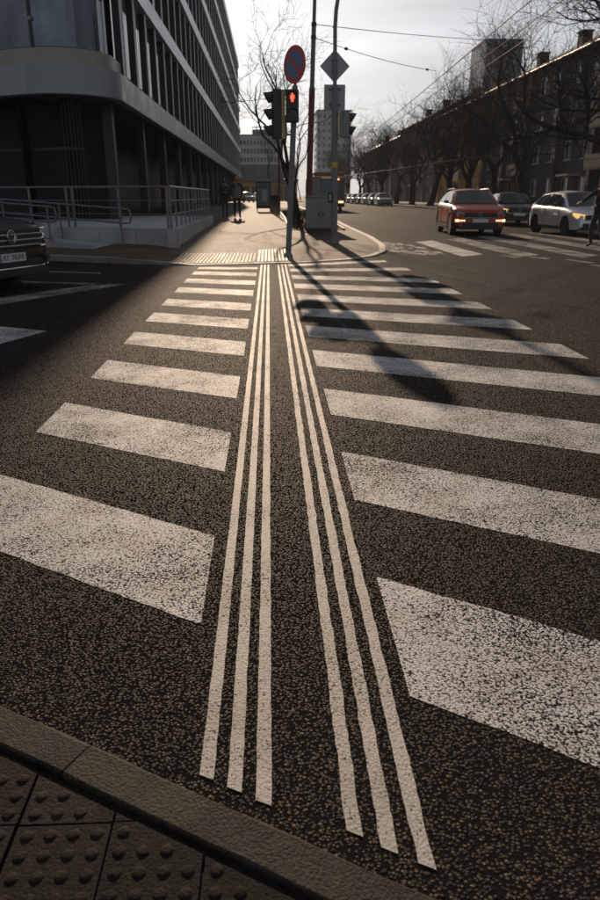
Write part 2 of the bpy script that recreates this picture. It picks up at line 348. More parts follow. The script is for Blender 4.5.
# crossing over the main road: bars along the street
for k, x0 in enumerate([4.36, 5.62, 6.95, 8.3, 9.65]):
    far = lambda x: 21.6 + 1.05 * (x - 4.3); near = lambda x: 16.3 + (.9 * (x - x0)) - .22 * k
    rough_strip(x0, x0 + .66, near, far, z=.004, step=.2, amp=.012, seed=120 + k).build('crosswalk_stripe', m_lane if k > 0 else m_zebra, road)
b = MB()                                           # broken surface by the corner kerb
rn = random.Random(3)
for i in range(240):
    x = rn.uniform(2.9, 4.15); y = rn.uniform(16.8, 21.6); 
    if abs(x - 3.5 + .1 * (y - 19)) > .62: continue
    s = rn.uniform(.03, .13); a0 = rn.random() * 6
    pl = [(x + s * math.cos(a0 + q * 1.05) * rn.uniform(.6, 1), y + s * 1.6 * math.sin(a0 + q * 1.05) * rn.uniform(.6, 1)) for q in range(6)]
    b.prism(pl, .0005, rn.uniform(.003, .009))
b.build('broken_paint_patch', m_rubble, road, kind='stuff')
for i, (p, q) in enumerate([((476, 250), (492, 252)), ((502, 255.5), (519, 258)), ((524, 256.5), (548, 259)), ((568, 260), (592, 263.2)), ((592, 265), (616, 268.3))]):
    a_, c_ = G(*p), G(*q); d = (c_ - a_); 
    if i == 0: continue
    d.z = 0; n_ = Vector((-d.y, d.x, 0)).normalized() * .09
    MB().add([a_ - n_, c_ - n_, c_ + n_, a_ + n_], [(0, 1, 2, 3)]).build('lane_dash', m_lane, road).location.z = .004
def poly_mark(pix, m=m_lane, z=.004):
    vs = [G(*p, z) for p in pix]; return MB().add(vs, [tuple(range(len(vs)))]).build('lane_marking', m, road)
poly_mark([(-60, 312), (0, 304.5), (128, 284), (100, 283.5), (0, 298), (-60, 305)])
poly_mark([(22, 281), (110, 283.6), (100, 285.2), (22, 282.5)])
poly_mark([(30, 270.4), (101, 272.4), (101, 273.8), (30, 271.8)])
poly_mark([(-60, 352), (0, 344), (47, 331), (0, 326.5), (-60, 321)], m_zebra)
# seams and a repair strip in the carriageway
poly_mark([(392, 262), (700, 330), (700, 336), (385, 262.6)], m_patch, .003)
poly_mark([(418, 256), (520, 281), (512, 282), (412, 257)], m_patch, .0035)

# ------------------------------------------------------------------ near pavement: kerb stones and tactile slabs
NZ = .03
np_ = struct(MB().prism([(-6, -8), (6, -8), (6, -2.32), (-.75, 1.44), (-6, 4.4)], -.2, NZ - .022).build('near_pavement', m_joint))
kd = Vector((1.0, -.571, 0)).normalized(); kn = Vector((-kd.y, kd.x, 0)); kn = kn if kn.y > 0 else -kn
jo = Vector((-.455, 1.398, 0))                     # joint between two kerb stones, outer top edge
KW = .105
b = MB(); Lk = .995
for s_ in (0, 1): pass
prof = [(-KW, -.18), (-KW, NZ - .004), (-KW + .006, NZ), (-.012, NZ + .001), (-.004, NZ - .005), (.0, NZ - .014), (.004, -.18)]
n = len(prof); seg = 12; rn = random.Random(5)
for i in range(seg + 1):
    for (o_, z_) in prof:
        jt = rn.uniform(-.0015, .0015) if z_ > 0 else 0
        b.v.append((i / seg * Lk, o_ + jt, z_ + jt * .5))
for i in range(seg):
    for k in range(n): b.f.append((i * n + k, (i + 1) * n + k, (i + 1) * n + (k + 1) % n, i * n + (k + 1) % n)); b.m.append(0)
b.f += [tuple(range(n)), tuple(seg * n + k for k in range(n - 1, -1, -1))]; b.m += [0, 0]
kme = b.mesh('kerb_stone', m_kerb)
kang = math.atan2(kd.y, kd.x)
for i in range(-4, 5):
    piece('kerb_stone', kme, np_, jo + kd * (i * 1.0) + kd * .003, kang)
sl = MB(); T = .198
sl.box((T / 2, T / 2, -.03), (T, T, .06))
for i in range(4):
    for j in range(4):
        M = Matrix.Translation((.0255 + i * .049, .0255 + j * .049, -.001))
        sl.lathe([(.0150, 0), (.0140, .0022), (.0105, .0044), (.0055, .0053), (0.0001, .0055)], M, 12)
sme = sl.mesh('tactile_slab', m_slab, True); sme.set_sharp_from_angle(angle=R(50))
rn = random.Random(11)
for i in range(-8, 6):
    for j in range(-5, 9):
        x0, y0 = -.354 + i * .2045, 1.172 + j * .2045 - .2045
        lim = lambda x: (jo.y - KW * 1.19 - .022) + (x - jo.x) * -.571
        if min(lim(x0), lim(x0 + T)) - .002 > y0 + T:
            o = piece('tactile_slab', sme, np_, (x0 + rn.uniform(-.002, .002), y0 + rn.uniform(-.002, .002), NZ - .006 + rn.uniform(-.003, .003)))
            o.rotation_euler = (rn.uniform(-.008, .008), rn.uniform(-.008, .008), rn.uniform(-.008, .008))
        elif y0 < lim(x0):                          # slab cut along the kerb
            top0, top1 = min(lim(x0), y0 + T), min(lim(x0 + T), y0 + T)
            if top1 < y0:
                xe = x0 + (lim(x0) - y0) / .571
                pl = [(x0, y0), (xe, y0), (x0, top0)] if top0 < y0 + T else [(x0, y0), (xe, y0), (x0 + (lim(x0) - y0 - T) / .571, y0 + T), (x0, y0 + T)]
            else:
                pl = [(x0, y0), (x0 + T, y0), (x0 + T, top1)] + ([(x0 + (lim(x0) - y0 - T) / .571, y0 + T)] if top0 >= y0 + T - 1e-6 else []) + [(x0, top0)]
            if len(pl) < 3: continue
            cs = MB(); dz = rn.uniform(-.003, .002) - .006; cs.prism([(p[0], p[1]) for p in pl], NZ - .06, NZ + dz)
            for a_ in range(4):
                for b_ in range(4):
                    px_, py_ = x0 + .0255 + a_ * .049, y0 + .0255 + b_ * .049
                    if py_ + .012 < lim(px_ + .014):
                        cs.lathe([(.0150, 0), (.0140, .0022), (.0105, .0044), (.0055, .0053), (0.0001, .0055)], Matrix.Translation((px_, py_, NZ + dz - .001)), 12)
            cs.build('tactile_slab', m_slab, np_, smooth=True)
gr = MB()                                           # crumbs of grit in the joint behind the kerb
for i in range(170):
    t = rn.uniform(-.6, 1.2); p = jo + kd * t - kn * (KW + rn.uniform(.0, .03)); s = rn.uniform(.0012, .0036)
    gr.lathe([(s * .2, 0), (s * rn.uniform(.8, 1.2), s * .4), (s * rn.uniform(.5, 1), s * 1.1), (.0001, s * 1.5)], Matrix.Translation((p.x, p.y, NZ - .0215)) @ Matrix.Rotation(rn.uniform(-.3, .3), 4, 'X') @ Matrix.Diagonal((1, rn.uniform(.6, 1.1), 1, 1)), 6)
gr.build('grit', m_kerb, np_, kind='stuff')

# ------------------------------------------------------------------ far pavement
def zp(x, y): return .010 + .30 * max(0, min(1, (y - 15.5) / 19)) + .10 * sm(-1.7, -3.0, x) * (1 - sm(18, 30, y))
edge = [(-1.48, 14.42), (.63, 14.95), (1.6, 15.55), (2.3, 16.4), (2.75, 17.6), (3.02, 19.5), (3.1, 22.5), (3.0, 27), (2.95, 32), (2.95, 60), (2.95, 400)]
ledge = [(-1.48, 14.42), (-3.25, 15.0), (-20, 23.0)]
def interp(pl, y):
    for a_, b_ in zip(pl, pl[1:]):
        if a_[1] <= y <= b_[1]: return a_[0] + (b_[0] - a_[0]) * (y - a_[1]) / (b_[1] - a_[1])
    return pl[-1][0] if y > pl[-1][1] else pl[0][0]
rows = [14.42, 14.7, 14.95, 15.25, 15.55, 16, 16.4, 17, 17.6, 18.5, 19.5, 21, 22.5, 23, 25, 27, 29, 30, 32, 34.5, 36, 40, 46, 60, 90, 150, 400]
mb = MB(); NC = 16
for y in rows:
    xl = interp(ledge, y) if y < 23 else -20; xr = interp(edge, y)
    for i in range(NC + 1):
        x = xl + (xr - xl) * i / NC; mb.v.append((x, y, zp(x, y)))
for j in range(len(rows) - 1):
    for i in range(NC):
        a_ = j * (NC + 1) + i; mb.f.append((a_, a_ + 1, a_ + NC + 2, a_ + NC + 1)); mb.m.append(0)
fp = struct(mb.build('far_pavement', m_pav))
def kerb_run(pl, parent, m, wid=.16, up=.006, seg=1.0, name='kerb_stone', lim=300):
    """kerb stones following a polyline of the pavement's edge"""
    cnt = 0
    for a_, b_ in zip(pl, pl[1:]):
        a_, b_ = Vector((*a_, 0)), Vector((*b_, 0)); d = b_ - a_; n_ = max(1, round(d.length / seg)); 
        for i in range(n_):
            p, q = a_ + d * (i / n_), a_ + d * ((i + 1) / n_); u = d.normalized(); q = q - u * .008
            v_ = Vector((-u.y, u.x, 0)) * (wid / 2)
            k_ = MB(); vs = []
            for zz in (-.1, 1):
                for r_ in (p - v_, q - v_, q + v_, p + v_):
                    vs.append((r_.x, r_.y, -.1 if zz < 0 else zp(r_.x, r_.y) + up))
            k_.add(vs, [(3, 2, 1, 0), (4, 5, 6, 7), (0, 1, 5, 4), (1, 2, 6, 5), (2, 3, 7, 6), (3, 0, 4, 7)]); k_.build(name, m, parent, bevel=.008); cnt += 1
    return cnt
kerb_run(edge[:9], fp, m_kerbf); kerb_run([(2.95, 32), (2.95, 60)], fp, m_kerbf, seg=2); kerb_run([(2.95, 60), (2.95, 200)], fp, m_kerbf, seg=20)
kerb_run(ledge, fp, m_kerbf, seg=1.0)
# ribbed and studded tactile paving where the crossing lands
m_tact = mat('tactile_concrete', (.25, .215, .175), .6, 0, .25, 4, .001, 90, rnd=.1)
rb = MB()
for i in range(10):
    x = -.24 + i * .075
    ya_ = interp_y = 15.05 + .25 * (x + .2)
    for j in range(8):
        y0 = ya_ + j * .36; rb.box((x, y0 + .165, zp(x, y0 + .16) + .006), (.036, .33, .014))
rb.build('tactile_ribs', m_tact, fp, kind='stuff')
rb = MB()
for i in range(22):
    for j in range(26):
        x, y = -1.98 + i * .078, 14.78 + j * .105 + .02 * (i % 2)
        if y < 17.0 and x < -.34 and y > 14.42 + (x + 1.48) * .25 + .2:
            rb.box((x, y, zp(x, y) + .005), (.042, .05, .012))
rb.build('tactile_studs', m_tact, fp, kind='stuff')
# planting strip between pavement and road
ps = MB()
stp = [(.75, 25.6), (2.55, 25.6), (2.55, 64), (.75, 64)]
ps.add([(x, y, zp(x, y) + .012) for x, y in [(.75, 25.6), (2.55, 25.6), (2.55, 34.5), (.75, 34.5)]] + [(2.55, 64, .337), (.75, 64, .337)], [(0, 1, 2, 3), (3, 2, 4, 5)])
bed = struct(ps.build('planting_strip', m_soil))
for (x0, x1, y0, y1) in [(.66, .74, 25.5, 64), (2.56, 2.64, 25.5, 64)]:
    n_ = 12
    for i in range(n_):
        ya_, yb_ = y0 + (y1 - y0) * i / n_, y0 + (y1 - y0) * (i + 1) / n_ - .01
        k_ = MB(); vs = [(x, y, z) for z in (0, 1) for x, y in ((x0, ya_), (x1, ya_), (x1, yb_), (x0, yb_))]
        vs = [(x, y, 0.0 if z == 0 else zp(x, y) + .07) for x, y, z in vs]
        k_.add(vs, [(3, 2, 1, 0), (4, 5, 6, 7), (0, 1, 5, 4), (1, 2, 6, 5), (2, 3, 7, 6), (3, 0, 4, 7)]).build('bed_edging', m_kerbf, bed)
m_dry = mat('dry_grass', (.10, .075, .03), .9, 0, .5, 8); m_ivy = mat('ivy', (.02, .028, .012), .7, 0, .5, 8)
gb = MB(); rn = random.Random(21)
for i in range(2600):
    x, y = rn.uniform(.8, 2.5), rn.uniform(25.8, 50); z = zp(x, y); h = rn.uniform(.05, .22); a = rn.random() * 6.28; l_ = rn.uniform(.01, .03)
    dx, dy = math.cos(a), math.sin(a)
    gb.add([(x - dy * l_, y + dx * l_, z), (x + dy * l_, y - dx * l_, z), (x + dx * h * .6, y + dy * h * .6, z + h)], [(0, 1, 2)], mi=0 if rn.random() < .6 else 1)
gb.build('ground_cover', [m_dry, m_ivy], bed, kind='stuff')
# right-hand pavement beyond the road
rp_ = MB(); rp_.span((15.2, 31, -.2), (40, 500, .30)); rpo = struct(rp_.build('right_pavement', m_pavr))
for i in range(40):
    MB().span((15.0, 31 + i * 2, -.2), (15.19, 33 + i * 2 - .02, .305)).build('kerb_stone', m_kerbf, rpo)
MB().span((15.0, 111, -.2), (15.19, 500, .305)).build('kerb_stone', m_kerbf, rpo)

# ------------------------------------------------------------------ office building on the left
XB, YC, YE = -4.65, 24.95, 130.0
FD = Vector((-.905, .425, 0)).normalized()          # direction of the front facade, away from the corner
def facade_path(off=0.0, y_end=YE, front=15.0, arcn=12):
    """plan of the facade from its far end along the pavement, round the corner, along the front; off = setback"""
    r0 = 1.75; r = max(.25, r0 - off)
    a_end = math.atan2(-FD.x, FD.y)                 # turn
    c = Vector((XB - r0, YC + .25, 0))
    pts = [Vector((XB - off, y_end, 0))]
    n0 = Vector((1, 0, 0)); n1 = Vector((-FD.y, FD.x, 0)); n1 = n1 if n1.y < 0 else -n1
    ang = math.acos(max(-1, min(1, n0.dot(n1))))
    for i in range(arcn + 1):
        a = -ang * i / arcn; nrm = Vector((math.cos(a), math.sin(a), 0)); pts.append(c + nrm * (r0 - off))
    pts.append(c + n1 * (r0 - off) + FD * front)
    return pts
def wall_strip(pts, z0, z1, th=.12, mi=0, b=None):
    b = b or MB()
    n = len(pts); nr = []
    for i in range(n):
        d = (pts[min(i + 1, n - 1)] - pts[max(0, i - 1)]).normalized(); nr.append(Vector((-d.y, d.x, 0)))
    # path runs towards -y then -x, so its outer side is on the left
    vs = []
    for i in range(n):
        o_, i_ = pts[i], pts[i] - nr[i] * th
        vs += [(o_.x, o_.y, z0), (o_.x, o_.y, z1), (i_.x, i_.y, z1), (i_.x, i_.y, z0)]
    fs = []
    for i in range(n - 1):
        for k in range(4): fs.append((i * 4 + k, (i + 1) * 4 + k, (i + 1) * 4 + (k + 1) % 4, i * 4 + (k + 1) % 4))
    fs += [(0, 1, 2, 3), tuple((n - 1) * 4 + k for k in (3, 2, 1, 0))]
    return b.add(vs, fs, mi)
ob = thing('office_building', 'dark glass office building with rounded corner, metal floor bands and vertical fins', 'building', (XB, YC, 0))
def O(b, name, m, smooth=False, **k): return b.build(name, m, ob, smooth, world=True, **k)
floors = [(4.95, 7.96), (8.60, 11.26), (11.92, 14.50), (15.16, 17.75), (18.41, 21.05)]
# core behind the glass and the recessed ground floor
cp = facade_path(.75); poly = [(p.x, p.y) for p in cp] + [(-30, cp[-1].y + 6), (-30, YE)]
O(MB().prism(poly[::-1], 5.0, 21.4), 'core', m_core)
cp = facade_path(3.4); poly = [(p.x, p.y) for p in cp] + [(-30, cp[-1].y + 6), (-30, YE)]
O(MB().prism(poly[::-1], 0.3, 4.2), 'ground_floor_core', m_core)
cp = facade_path(.1); poly = [(p.x, p.y) for p in cp] + [(-30, cp[-1].y + 6), (-30, YE)]
O(MB().prism(poly[::-1], 4.22, 4.40), 'soffit', m_soffit)
cp = facade_path(.02); poly = [(p.x, p.y) for p in cp] + [(-30, cp[-1].y + 6), (-30, YE)]
O(MB().prism(poly[::-1], 21.75, 21.95), 'roof', m_band)
# fascia over the ground floor, panel by panel
fpth = facade_path(0.0)
O(wall_strip(fpth[1:14], 4.17, 4.95, .3), 'fascia_corner', m_fascia, smooth=True)
y = YC + .27; i = 0
while y < YE:
    L_ = 2.6 if y < 100 else 15; ye = min(YE, y + L_ - .012)
    O(MB().span((XB - .3, y, 4.17), (XB, ye, 4.95)), 'fascia_panel', m_fascia); y += L_
a0 = fpth[13]; n1 = Vector((-FD.y, FD.x, 0)); n1 = n1 if n1.y < 0 else -n1
for i in range(6):
    p = a0 + FD * (i * 2.5 + .006); q = a0 + FD * (i * 2.5 + 2.494)
    O(wall_strip([p, q], 4.17, 4.95, .3), 'fascia_panel', m_fascia)
# ledge plinth over the fascia, round the corner
O(wall_strip([Vector((XB - .22, 27.2, 0))] + facade_path(.22)[1:], 4.952, 5.42, .2), 'plinth', m_plinth, smooth=True)
# corner glazing: tall curved panes with a transom, two storeys and more
gp = facade_path(.42)[1:]
arc = gp[:13]
for fz0, fz1 in ((5.43, 6.93), (7.0, 9.6), (9.68, 12.4), (12.48, 21.0)):
    for i in range(0, 12, 3):
        O(wall_strip(arc[i:i + 4], fz0, fz1, .05), 'corner_pane', m_glassc, smooth=True)
    for i in range(5):
        p = arc[-1] + FD * (i * 2.6 + .03); q = arc[-1] + FD * (i * 2.6 + 2.57)
        O(wall_strip([p, q], fz0, fz1, .05), 'front_pane', m_glassc)
for z in (6.965, 9.64, 12.44):
    O(wall_strip(facade_path(.38)[1:], z - .05, z + .05, .1), 'transom', m_dark, smooth=True)
O(wall_strip(facade_path(.36)[1:], 5.40, 5.47, .1), 'sill_rail', m_black, smooth=True)
for i in (0, 12):
    p = arc[i]; O(MB().tube([(p.x, p.y, 5.45), (p.x, p.y, 21)], .06, 8), 'mullion', m_fin if i == 0 else m_dark)
p = arc[2]; O(MB().tube([(p.x + .03, p.y, 5.45), (p.x + .03, p.y, 21)], .045, 8), 'mullion', m_fin)
for i in range(1, 5):
    p = arc[-1] + FD * (i * 2.6); O(MB().box((p.x, p.y, 13.2), (.1, .1, 15.6)), 'mullion', m_dark)
for z in (6.2, 6.75, 7.3):
    p = arc[12] - FD * .0; O(MB().lathe([(.05, 0), (.05, .03), (.001, .04)], Matrix.Translation((p.x + .02, p.y - .07, z)) @ Matrix.Rotation(R(90), 4, 'X'), 10), 'bolt', m_metal)
# the long side: bands, panes and fins
YS = YC + 1.6
for k, (z0, z1) in enumerate(floors):
    zt = floors[k + 1][0] if k < 4 else 21.75
    y = YS - 1.2
    while y < YE:
        L_ = 5.2 if y < 80 else 25; ye = min(YE, y + L_ - .012)
        O(MB().span((XB - .5, y, z1), (XB, ye, zt)), 'floor_band', m_band); y += L_
BAY = 1.3; NB = int((YE - YS) / BAY); NEAR = 42
pane_me = {}; fin_me = {}; mul_me = {}; sil_me = {}
for k, (z0, z1) in enumerate(floors):
    h = z1 - z0
    pane_me[k] = MB().box((0, 0, h / 2), (.04, BAY - .09, h)).mesh('pane', m_glass)
    fin_me[k] = MB().box((-.04, 0, h / 2), (.24, .06, h - .004), mi=1).box((.10, 0, h / 2), (.038, .085, h - .004)).mesh('fin', [m_fin, m_dark])
    mul_me[k] = MB().box((-.03, 0, h / 2), (.14, .06, h - .004), mi=1).box((.06, 0, h / 2), (.036, .07, h - .004)).mesh('mullion', [m_fin, m_dark])
    sil_me[k] = MB().box((0, 0, .16), (.10, BAY - .10, .32)).mesh('sill_panel', m_fascia)
farp = MB(); farf = MB()
for k, (z0, z1) in enumerate(floors):
    for i in range(NB):
        y = YS + i * BAY; yl = y - YC
        if i < NEAR:
            piece('pane', pane_me[k], ob, (-.46, yl + BAY / 2, z0))
            if i % 2 == 0: piece('fin', fin_me[k], ob, (-.225, yl, z0 + .002))
            else: piece('mullion', mul_me[k], ob, (-.36, yl, z0 + .002))
            if k == 0: piece('sill_panel', sil_me[k], ob, (-.38, yl + BAY / 2, z0))
        else:
            farp.box((XB - .46, y + BAY / 2, (z0 + z1) / 2), (.04, BAY - .09, z1 - z0))
            farf.box((XB - (.26 if i % 2 == 0 else .36), y, (z0 + z1) / 2), (.24 if i % 2 == 0 else .14, .06, z1 - z0 - .004), mi=1).box((XB - (.12 if i % 2 == 0 else .27), y, (z0 + z1) / 2), (.038, .085, z1 - z0 - .004))
O(farp, 'distant_panes', m_glass, kind='stuff'); O(farf, 'distant_fins', [m_fin, m_dark], kind='stuff')
# ground floor glass and columns
g2 = facade_path(3.3, y_end=YE)
y = g2[1].y
for i in range(36):
    ya_, yb_ = y + i * 2.9 + .03, y + i * 2.9 + 2.87
    if yb_ < YE: O(wall_strip([Vector((XB - 3.3, yb_, 0)), Vector((XB - 3.3, ya_, 0))], .56, 4.2, .05), 'ground_pane', m_glassg)
ar = facade_path(1.4)[1:]
for i in range(0, 12, 2): O(wall_strip(ar[i:i + 3], .56, 4.2, .05), 'drum_pane', m_glassg, smooth=True)
for i in range(0, 13, 2): O(MB().tube([(ar[i].x, ar[i].y, .55), (ar[i].x, ar[i].y, 4.2)], .02, 6), 'mullion', m_dark)
for i in range(6):
    p = ar[-1] + FD * (i * 2.2 + .03); q = ar[-1] + FD * (i * 2.2 + 2.17); O(wall_strip([p, q], .56, 4.2, .05), 'ground_pane', m_glassg)
O(wall_strip(facade_path(1.36)[1:], 2.7, 2.78, .08), 'transom', m_black, smooth=True)
for i in range(17):
    y = 26.3 + i * 6.3; O(MB().box((XB - .75, y, 2.37), (.34, .34, 3.7)), 'column', m_dark, bevel=.02)

# ------------------------------------------------------------------ terrace, ramp and railings
TZ = .54
C0 = Vector((-2.30, 18.00, 0)); TF = FD
te = thing('concrete_terrace', 'raised terrace with pale concrete panel walls beside the office building', 'terrace', C0)
def T_(b, name, m, smooth=False, **k): return b.build(name, m, te, smooth, world=True, **k)
T_(MB().prism([(C0.x - .03, C0.y + .06), (C0.x - .03, 30.5), (-26, 30.5), (C0.x - .03 + TF.x * 24, C0.y + .06 + TF.y * 24)], .0, TZ - .012), 'floor_slab', m_conc)
for i in range(9):
    y0 = C0.y + i * 1.38; y1 = y0 + 1.372; T_(MB().span((C0.x - .2, y0, -.05), (C0.x, y1, TZ)), 'wall_panel', m_conc, bevel=.006)
for i in range(14):
    p = C0 + TF * (.006 + .0 + i * 1.15); q = C0 + TF * (i * 1.15 + 1.146)
    if i == 0: p = C0 + TF * .0
    T_(wall_strip([p, q], -.05, TZ, .2), 'wall_panel', m_conc, bevel=.006)
# ramp in front of the terrace
rmp = thing('access_ramp', 'sloping concrete wheelchair ramp along the terrace wall', 'ramp', C0 + TF * 1.2)
nF = Vector((-TF.y, TF.x, 0)); nF = nF if nF.y < 0 else -nF
b = MB(); 
def rz_(s): return .13 + max(0, s - 1.2) * .055
pr = []
for s in (1.2, 14):
    for o_ in (.012, 1.42):
        p = C0 + TF * s + nF * o_; pr += [(p.x, p.y, -.05), (p.x, p.y, rz_(s))]
b.add(pr, [(0, 2, 3, 1), (4, 5, 7, 6), (0, 1, 5, 4), (2, 6, 7, 3), (1, 3, 7, 5), (0, 4, 6, 2)]); b.build('slope', m_conc, rmp, world=True)
b = MB(); pr = []
for s in (1.3, 14):
    for o_ in (1.425, 1.57):
        p = C0 + TF * s + nF * o_; pr += [(p.x, p.y, -.05), (p.x, p.y, rz_(s) + .09)]
b.add(pr, [(0, 2, 3, 1), (4, 5, 7, 6), (0, 1, 5, 4), (2, 6, 7, 3), (1, 3, 7, 5), (0, 4, 6, 2)]); b.build('edge_kerb', m_conc, rmp, world=True)
# railing on the terrace edge
ra = thing('terrace_railing', 'grey steel railing with thin rails on top of the terrace wall', 'railing', (C0.x, C0.y, TZ))
def RR(b, name, m=m_rail): return b.build(name, m, ra, True, world=True)
side = [Vector((C0.x - .1, C0.y + .12 + i * 1.06, TZ)) for i in range(12)]
frnt = [C0 + TF * (.18 + i * 1.42) + Vector((-.02, .1, TZ)) for i in range(10)]
HR = .97
for p in side: RR(MB().box((p.x, p.y, TZ + HR / 2), (.05, .05, HR)), 'post')
for p in frnt: RR(MB().box((p.x, p.y, TZ + HR / 2), (.05, .05, HR)), 'post')
p = frnt[2] + TF * .2; RR(MB().box((p.x, p.y, TZ + HR / 2), (.05, .05, HR)), 'post')
for pl in (side, frnt):
    RR(MB().tube([(p.x, p.y, TZ + HR) for p in (pl[0], pl[-1])], .028, 10), 'top_rail')
    for hz in (.33, .65):
        RR(MB().tube([(p.x, p.y, TZ + hz) for p in (pl[0], pl[-1])], .011, 6), 'thin_rail')
def handrail(name, label, off, s0, s1, posts, loop):
    t = thing(name, label, 'handrail', C0 + TF * s0 + nF * off + Vector((0, 0, rz_(s0))))
    P = lambda s, h: C0 + TF * s + nF * off + Vector((0, 0, rz_(s) + h))
    for h, nm in ((.86, 'top_rail'), (.52, 'lower_rail')):
        b = MB().tube([P(s0, h), P(s1, h)], .024, 10); b.build(nm, m_rail, t, True, world=True)
    MB().tube([P(s0 + .0, .86), P(s0 - .12, .84), P(s0 - .16, .69), P(s0 - .12, .54), P(s0, .52)], .022, 8).build('end_loop', m_rail, t, True, world=True)
    if loop: MB().tube([P(s0, .13), P(s1, .13)], .016, 8).build('foot_rail', m_rail, t, True, world=True)
    for s in posts: MB().tube([P(s, -.05), P(s, .86)], .024, 8).build('post', m_rail, t, True, world=True)
    return t
handrail('ramp_handrail', 'steel handrail on the outer edge of the ramp, with foot rail', 1.5, 2.45, 13, [2.55, 4.15, 5.8, 7.4, 9.0, 10.6], True)
handrail('ramp_handrail', 'steel handrail between the ramp and the terrace wall', .10, 1.35, 13, [1.5, 3.4, 5.3, 7.2, 9.1], False)

# ------------------------------------------------------------------ apartment houses on the right
m_wgray = mat('dark_render', (.062, .057, .053), .9, 0, .25, .6, .004, 30); m_ochre = mat('ochre_render', (.48, .28, .10), .9, 0, .2, .6, .004, 30)
m_pale = mat('pale_render', (.17, .16, .15), .9, 0, .2, .6, .004, 30); m_tile = mat('roof_tiles', (.055, .034, .028), .9, 0, .35, 2.0, .03, 12)
m_wframe = mat('window_frame', (.62, .62, .60), .5, 0, .15, 5, rnd=.2); m_pane = glass('house_glass', (.03, .034, .04), .08)
m_chim = mat('chimney_brick', (.12, .06, .045), .9, 0, .3, 6); m_doorw = mat('dark_door', (.03, .022, .018), .6); m_gut = mat('gutter', (.07, .07, .07), .5, .5)
def house(name, label, X, y0, y1, eave, wall, rows=4, pitch=3.45, z0=.30, ww=1.7, wh=1.6, balc=(), depth=11, rise=3.0, doors=(), roof=m_tile, chim=(.3, .7), story=2.98):
    h = thing(name, label, 'building', (X, (y0 + y1) / 2, z0)); W = lambda b, n, m, **k: b.build(n, m, h, world=True, **k)
    n = max(1, int((y1 - y0 - 1.2) / pitch)); st = (y1 - y0) / n
    # wall with real openings: piers and spandrels in one mesh
    b = MB(); cols = [y0 + st * (i + .5) for i in range(n)]
    zw = [z0 + .95 + story * r for r in range(rows)]
    b.span((X + .28, y0, z0 - .3), (X + depth, y1, eave))
    zc = z0 - .3
    for r in range(rows):
        b.span((X, y0, zc), (X + .28, y1, zw[r])); ye = y0
        for c in cols:
            b.span((X, ye, zw[r]), (X + .28, c - ww / 2, zw[r] + wh)); ye = c + ww / 2
        b.span((X, ye, zw[r]), (X + .28, y1, zw[r] + wh)); zc = zw[r] + wh
    b.span((X, y0, zc), (X + .28, y1, eave)); W(b, 'wall', wall)
    for i in range(0, n + 1, 2):                    # pilasters between the windows, added to keep grazing sun off the wall
        yp = min(max(y0 + st * i, y0 + .3), y1 - .3); W(MB().span((X - .46, yp - .28, z0 - .3), (X - .002, yp + .28, eave - .06)), 'shade_pilaster', wall)
    fr = MB(); t = .09
    for (a0, a1, c0, c1) in ((-ww / 2, ww / 2, 0, t), (-ww / 2, ww / 2, wh - t, wh), (-ww / 2, -ww / 2 + t, t, wh - t), (ww / 2 - t, ww / 2, t, wh - t), (-.045, .045, t, wh - t)):
        fr.span((.10, a0, c0), (.17, a1, c1))
    fme = fr.mesh('window', m_wframe)
    pme = MB().span((.125, -ww / 2 + t, t), (.145, ww / 2 - t, wh - t)).mesh('pane', m_pane); sme_ = MB().span((-.07, -ww / 2 - .06, -.05), (.1, ww / 2 + .06, 0)).mesh('sill', m_wframe)
    yc = (y0 + y1) / 2
    for r in range(rows):
        for i, c in enumerate(cols):
            o = piece('window', fme, h, (0, c - yc, zw[r] - z0)); piece('pane', pme, o); piece('sill', sme_, o)
            if i in balc and r > 0:
                q = MB(); q.span((-1.05, c - yc - 1.5, zw[r] - z0 - 1.0), (-.002, c - yc + 1.5, zw[r] - z0 - .84)); bo = q.build('balcony', wall, h)
                q = MB(); q.span((-1.05, c - yc - 1.5, zw[r] - z0 - .84), (-.97, c - yc + 1.5, zw[r] - z0 + .1)); q.span((-.97, c - yc - 1.5, zw[r] - z0 - .84), (-.002, c - yc - 1.44, zw[r] - z0 + .1)); q.span((-.97, c - yc + 1.44, zw[r] - z0 - .84), (-.002, c - yc + 1.5, zw[r] - z0 + .1))
                q.build('parapet', m_pale if wall is not m_pale else m_wgray, bo)
    ov = .6; xm = X + depth / 2
    b = MB(); b.prism([(X - ov, y0), (xm, y0), (xm, y1), (X - ov, y1)], 0, 1); b.v = []; b.f = []; b.m = []
    pf = [(X - ov, eave - .05), (X - ov, eave + .10), (xm, eave + rise + .1), (X + depth + ov, eave + .10), (X + depth + ov, eave - .05)]
    vs = [(x, y0 - .02, z) for x, z in pf] + [(x, y1 + .02, z) for x, z in pf]; k_ = len(pf)
    b.add(vs, [tuple(range(k_)), tuple(range(2 * k_ - 1, k_ - 1, -1))] + [(i, k_ + i, k_ + (i + 1) % k_, (i + 1) % k_) for i in range(k_)])
    ro = W(b, 'roof', roof)
    W(MB().tube([(X - ov - .05, y0, eave - .02), (X - ov - .05, y1, eave - .02)], .09, 8), 'gutter', m_gut)
    W(MB().tube([(X - .08, y0 + .5, eave - .1), (X - .08, y0 + .5, z0)], .06, 8), 'downpipe', m_gut)
    for f_ in chim:
        yy = y0 + (y1 - y0) * f_
        c_ = MB().span((xm - 2.6 - xm + X + depth / 2 - X, yy - yc - .6, eave - z0 + rise * .4), (depth / 2 - 1.7, yy - yc + .6, eave - z0 + rise - .05)); c_.span((depth / 2 - 2.7, yy - yc - .7, eave - z0 + rise - .048), (depth / 2 - 1.6, yy - yc + .7, eave - z0 + rise + .06))
        c_.build('chimney', m_chim, ro)
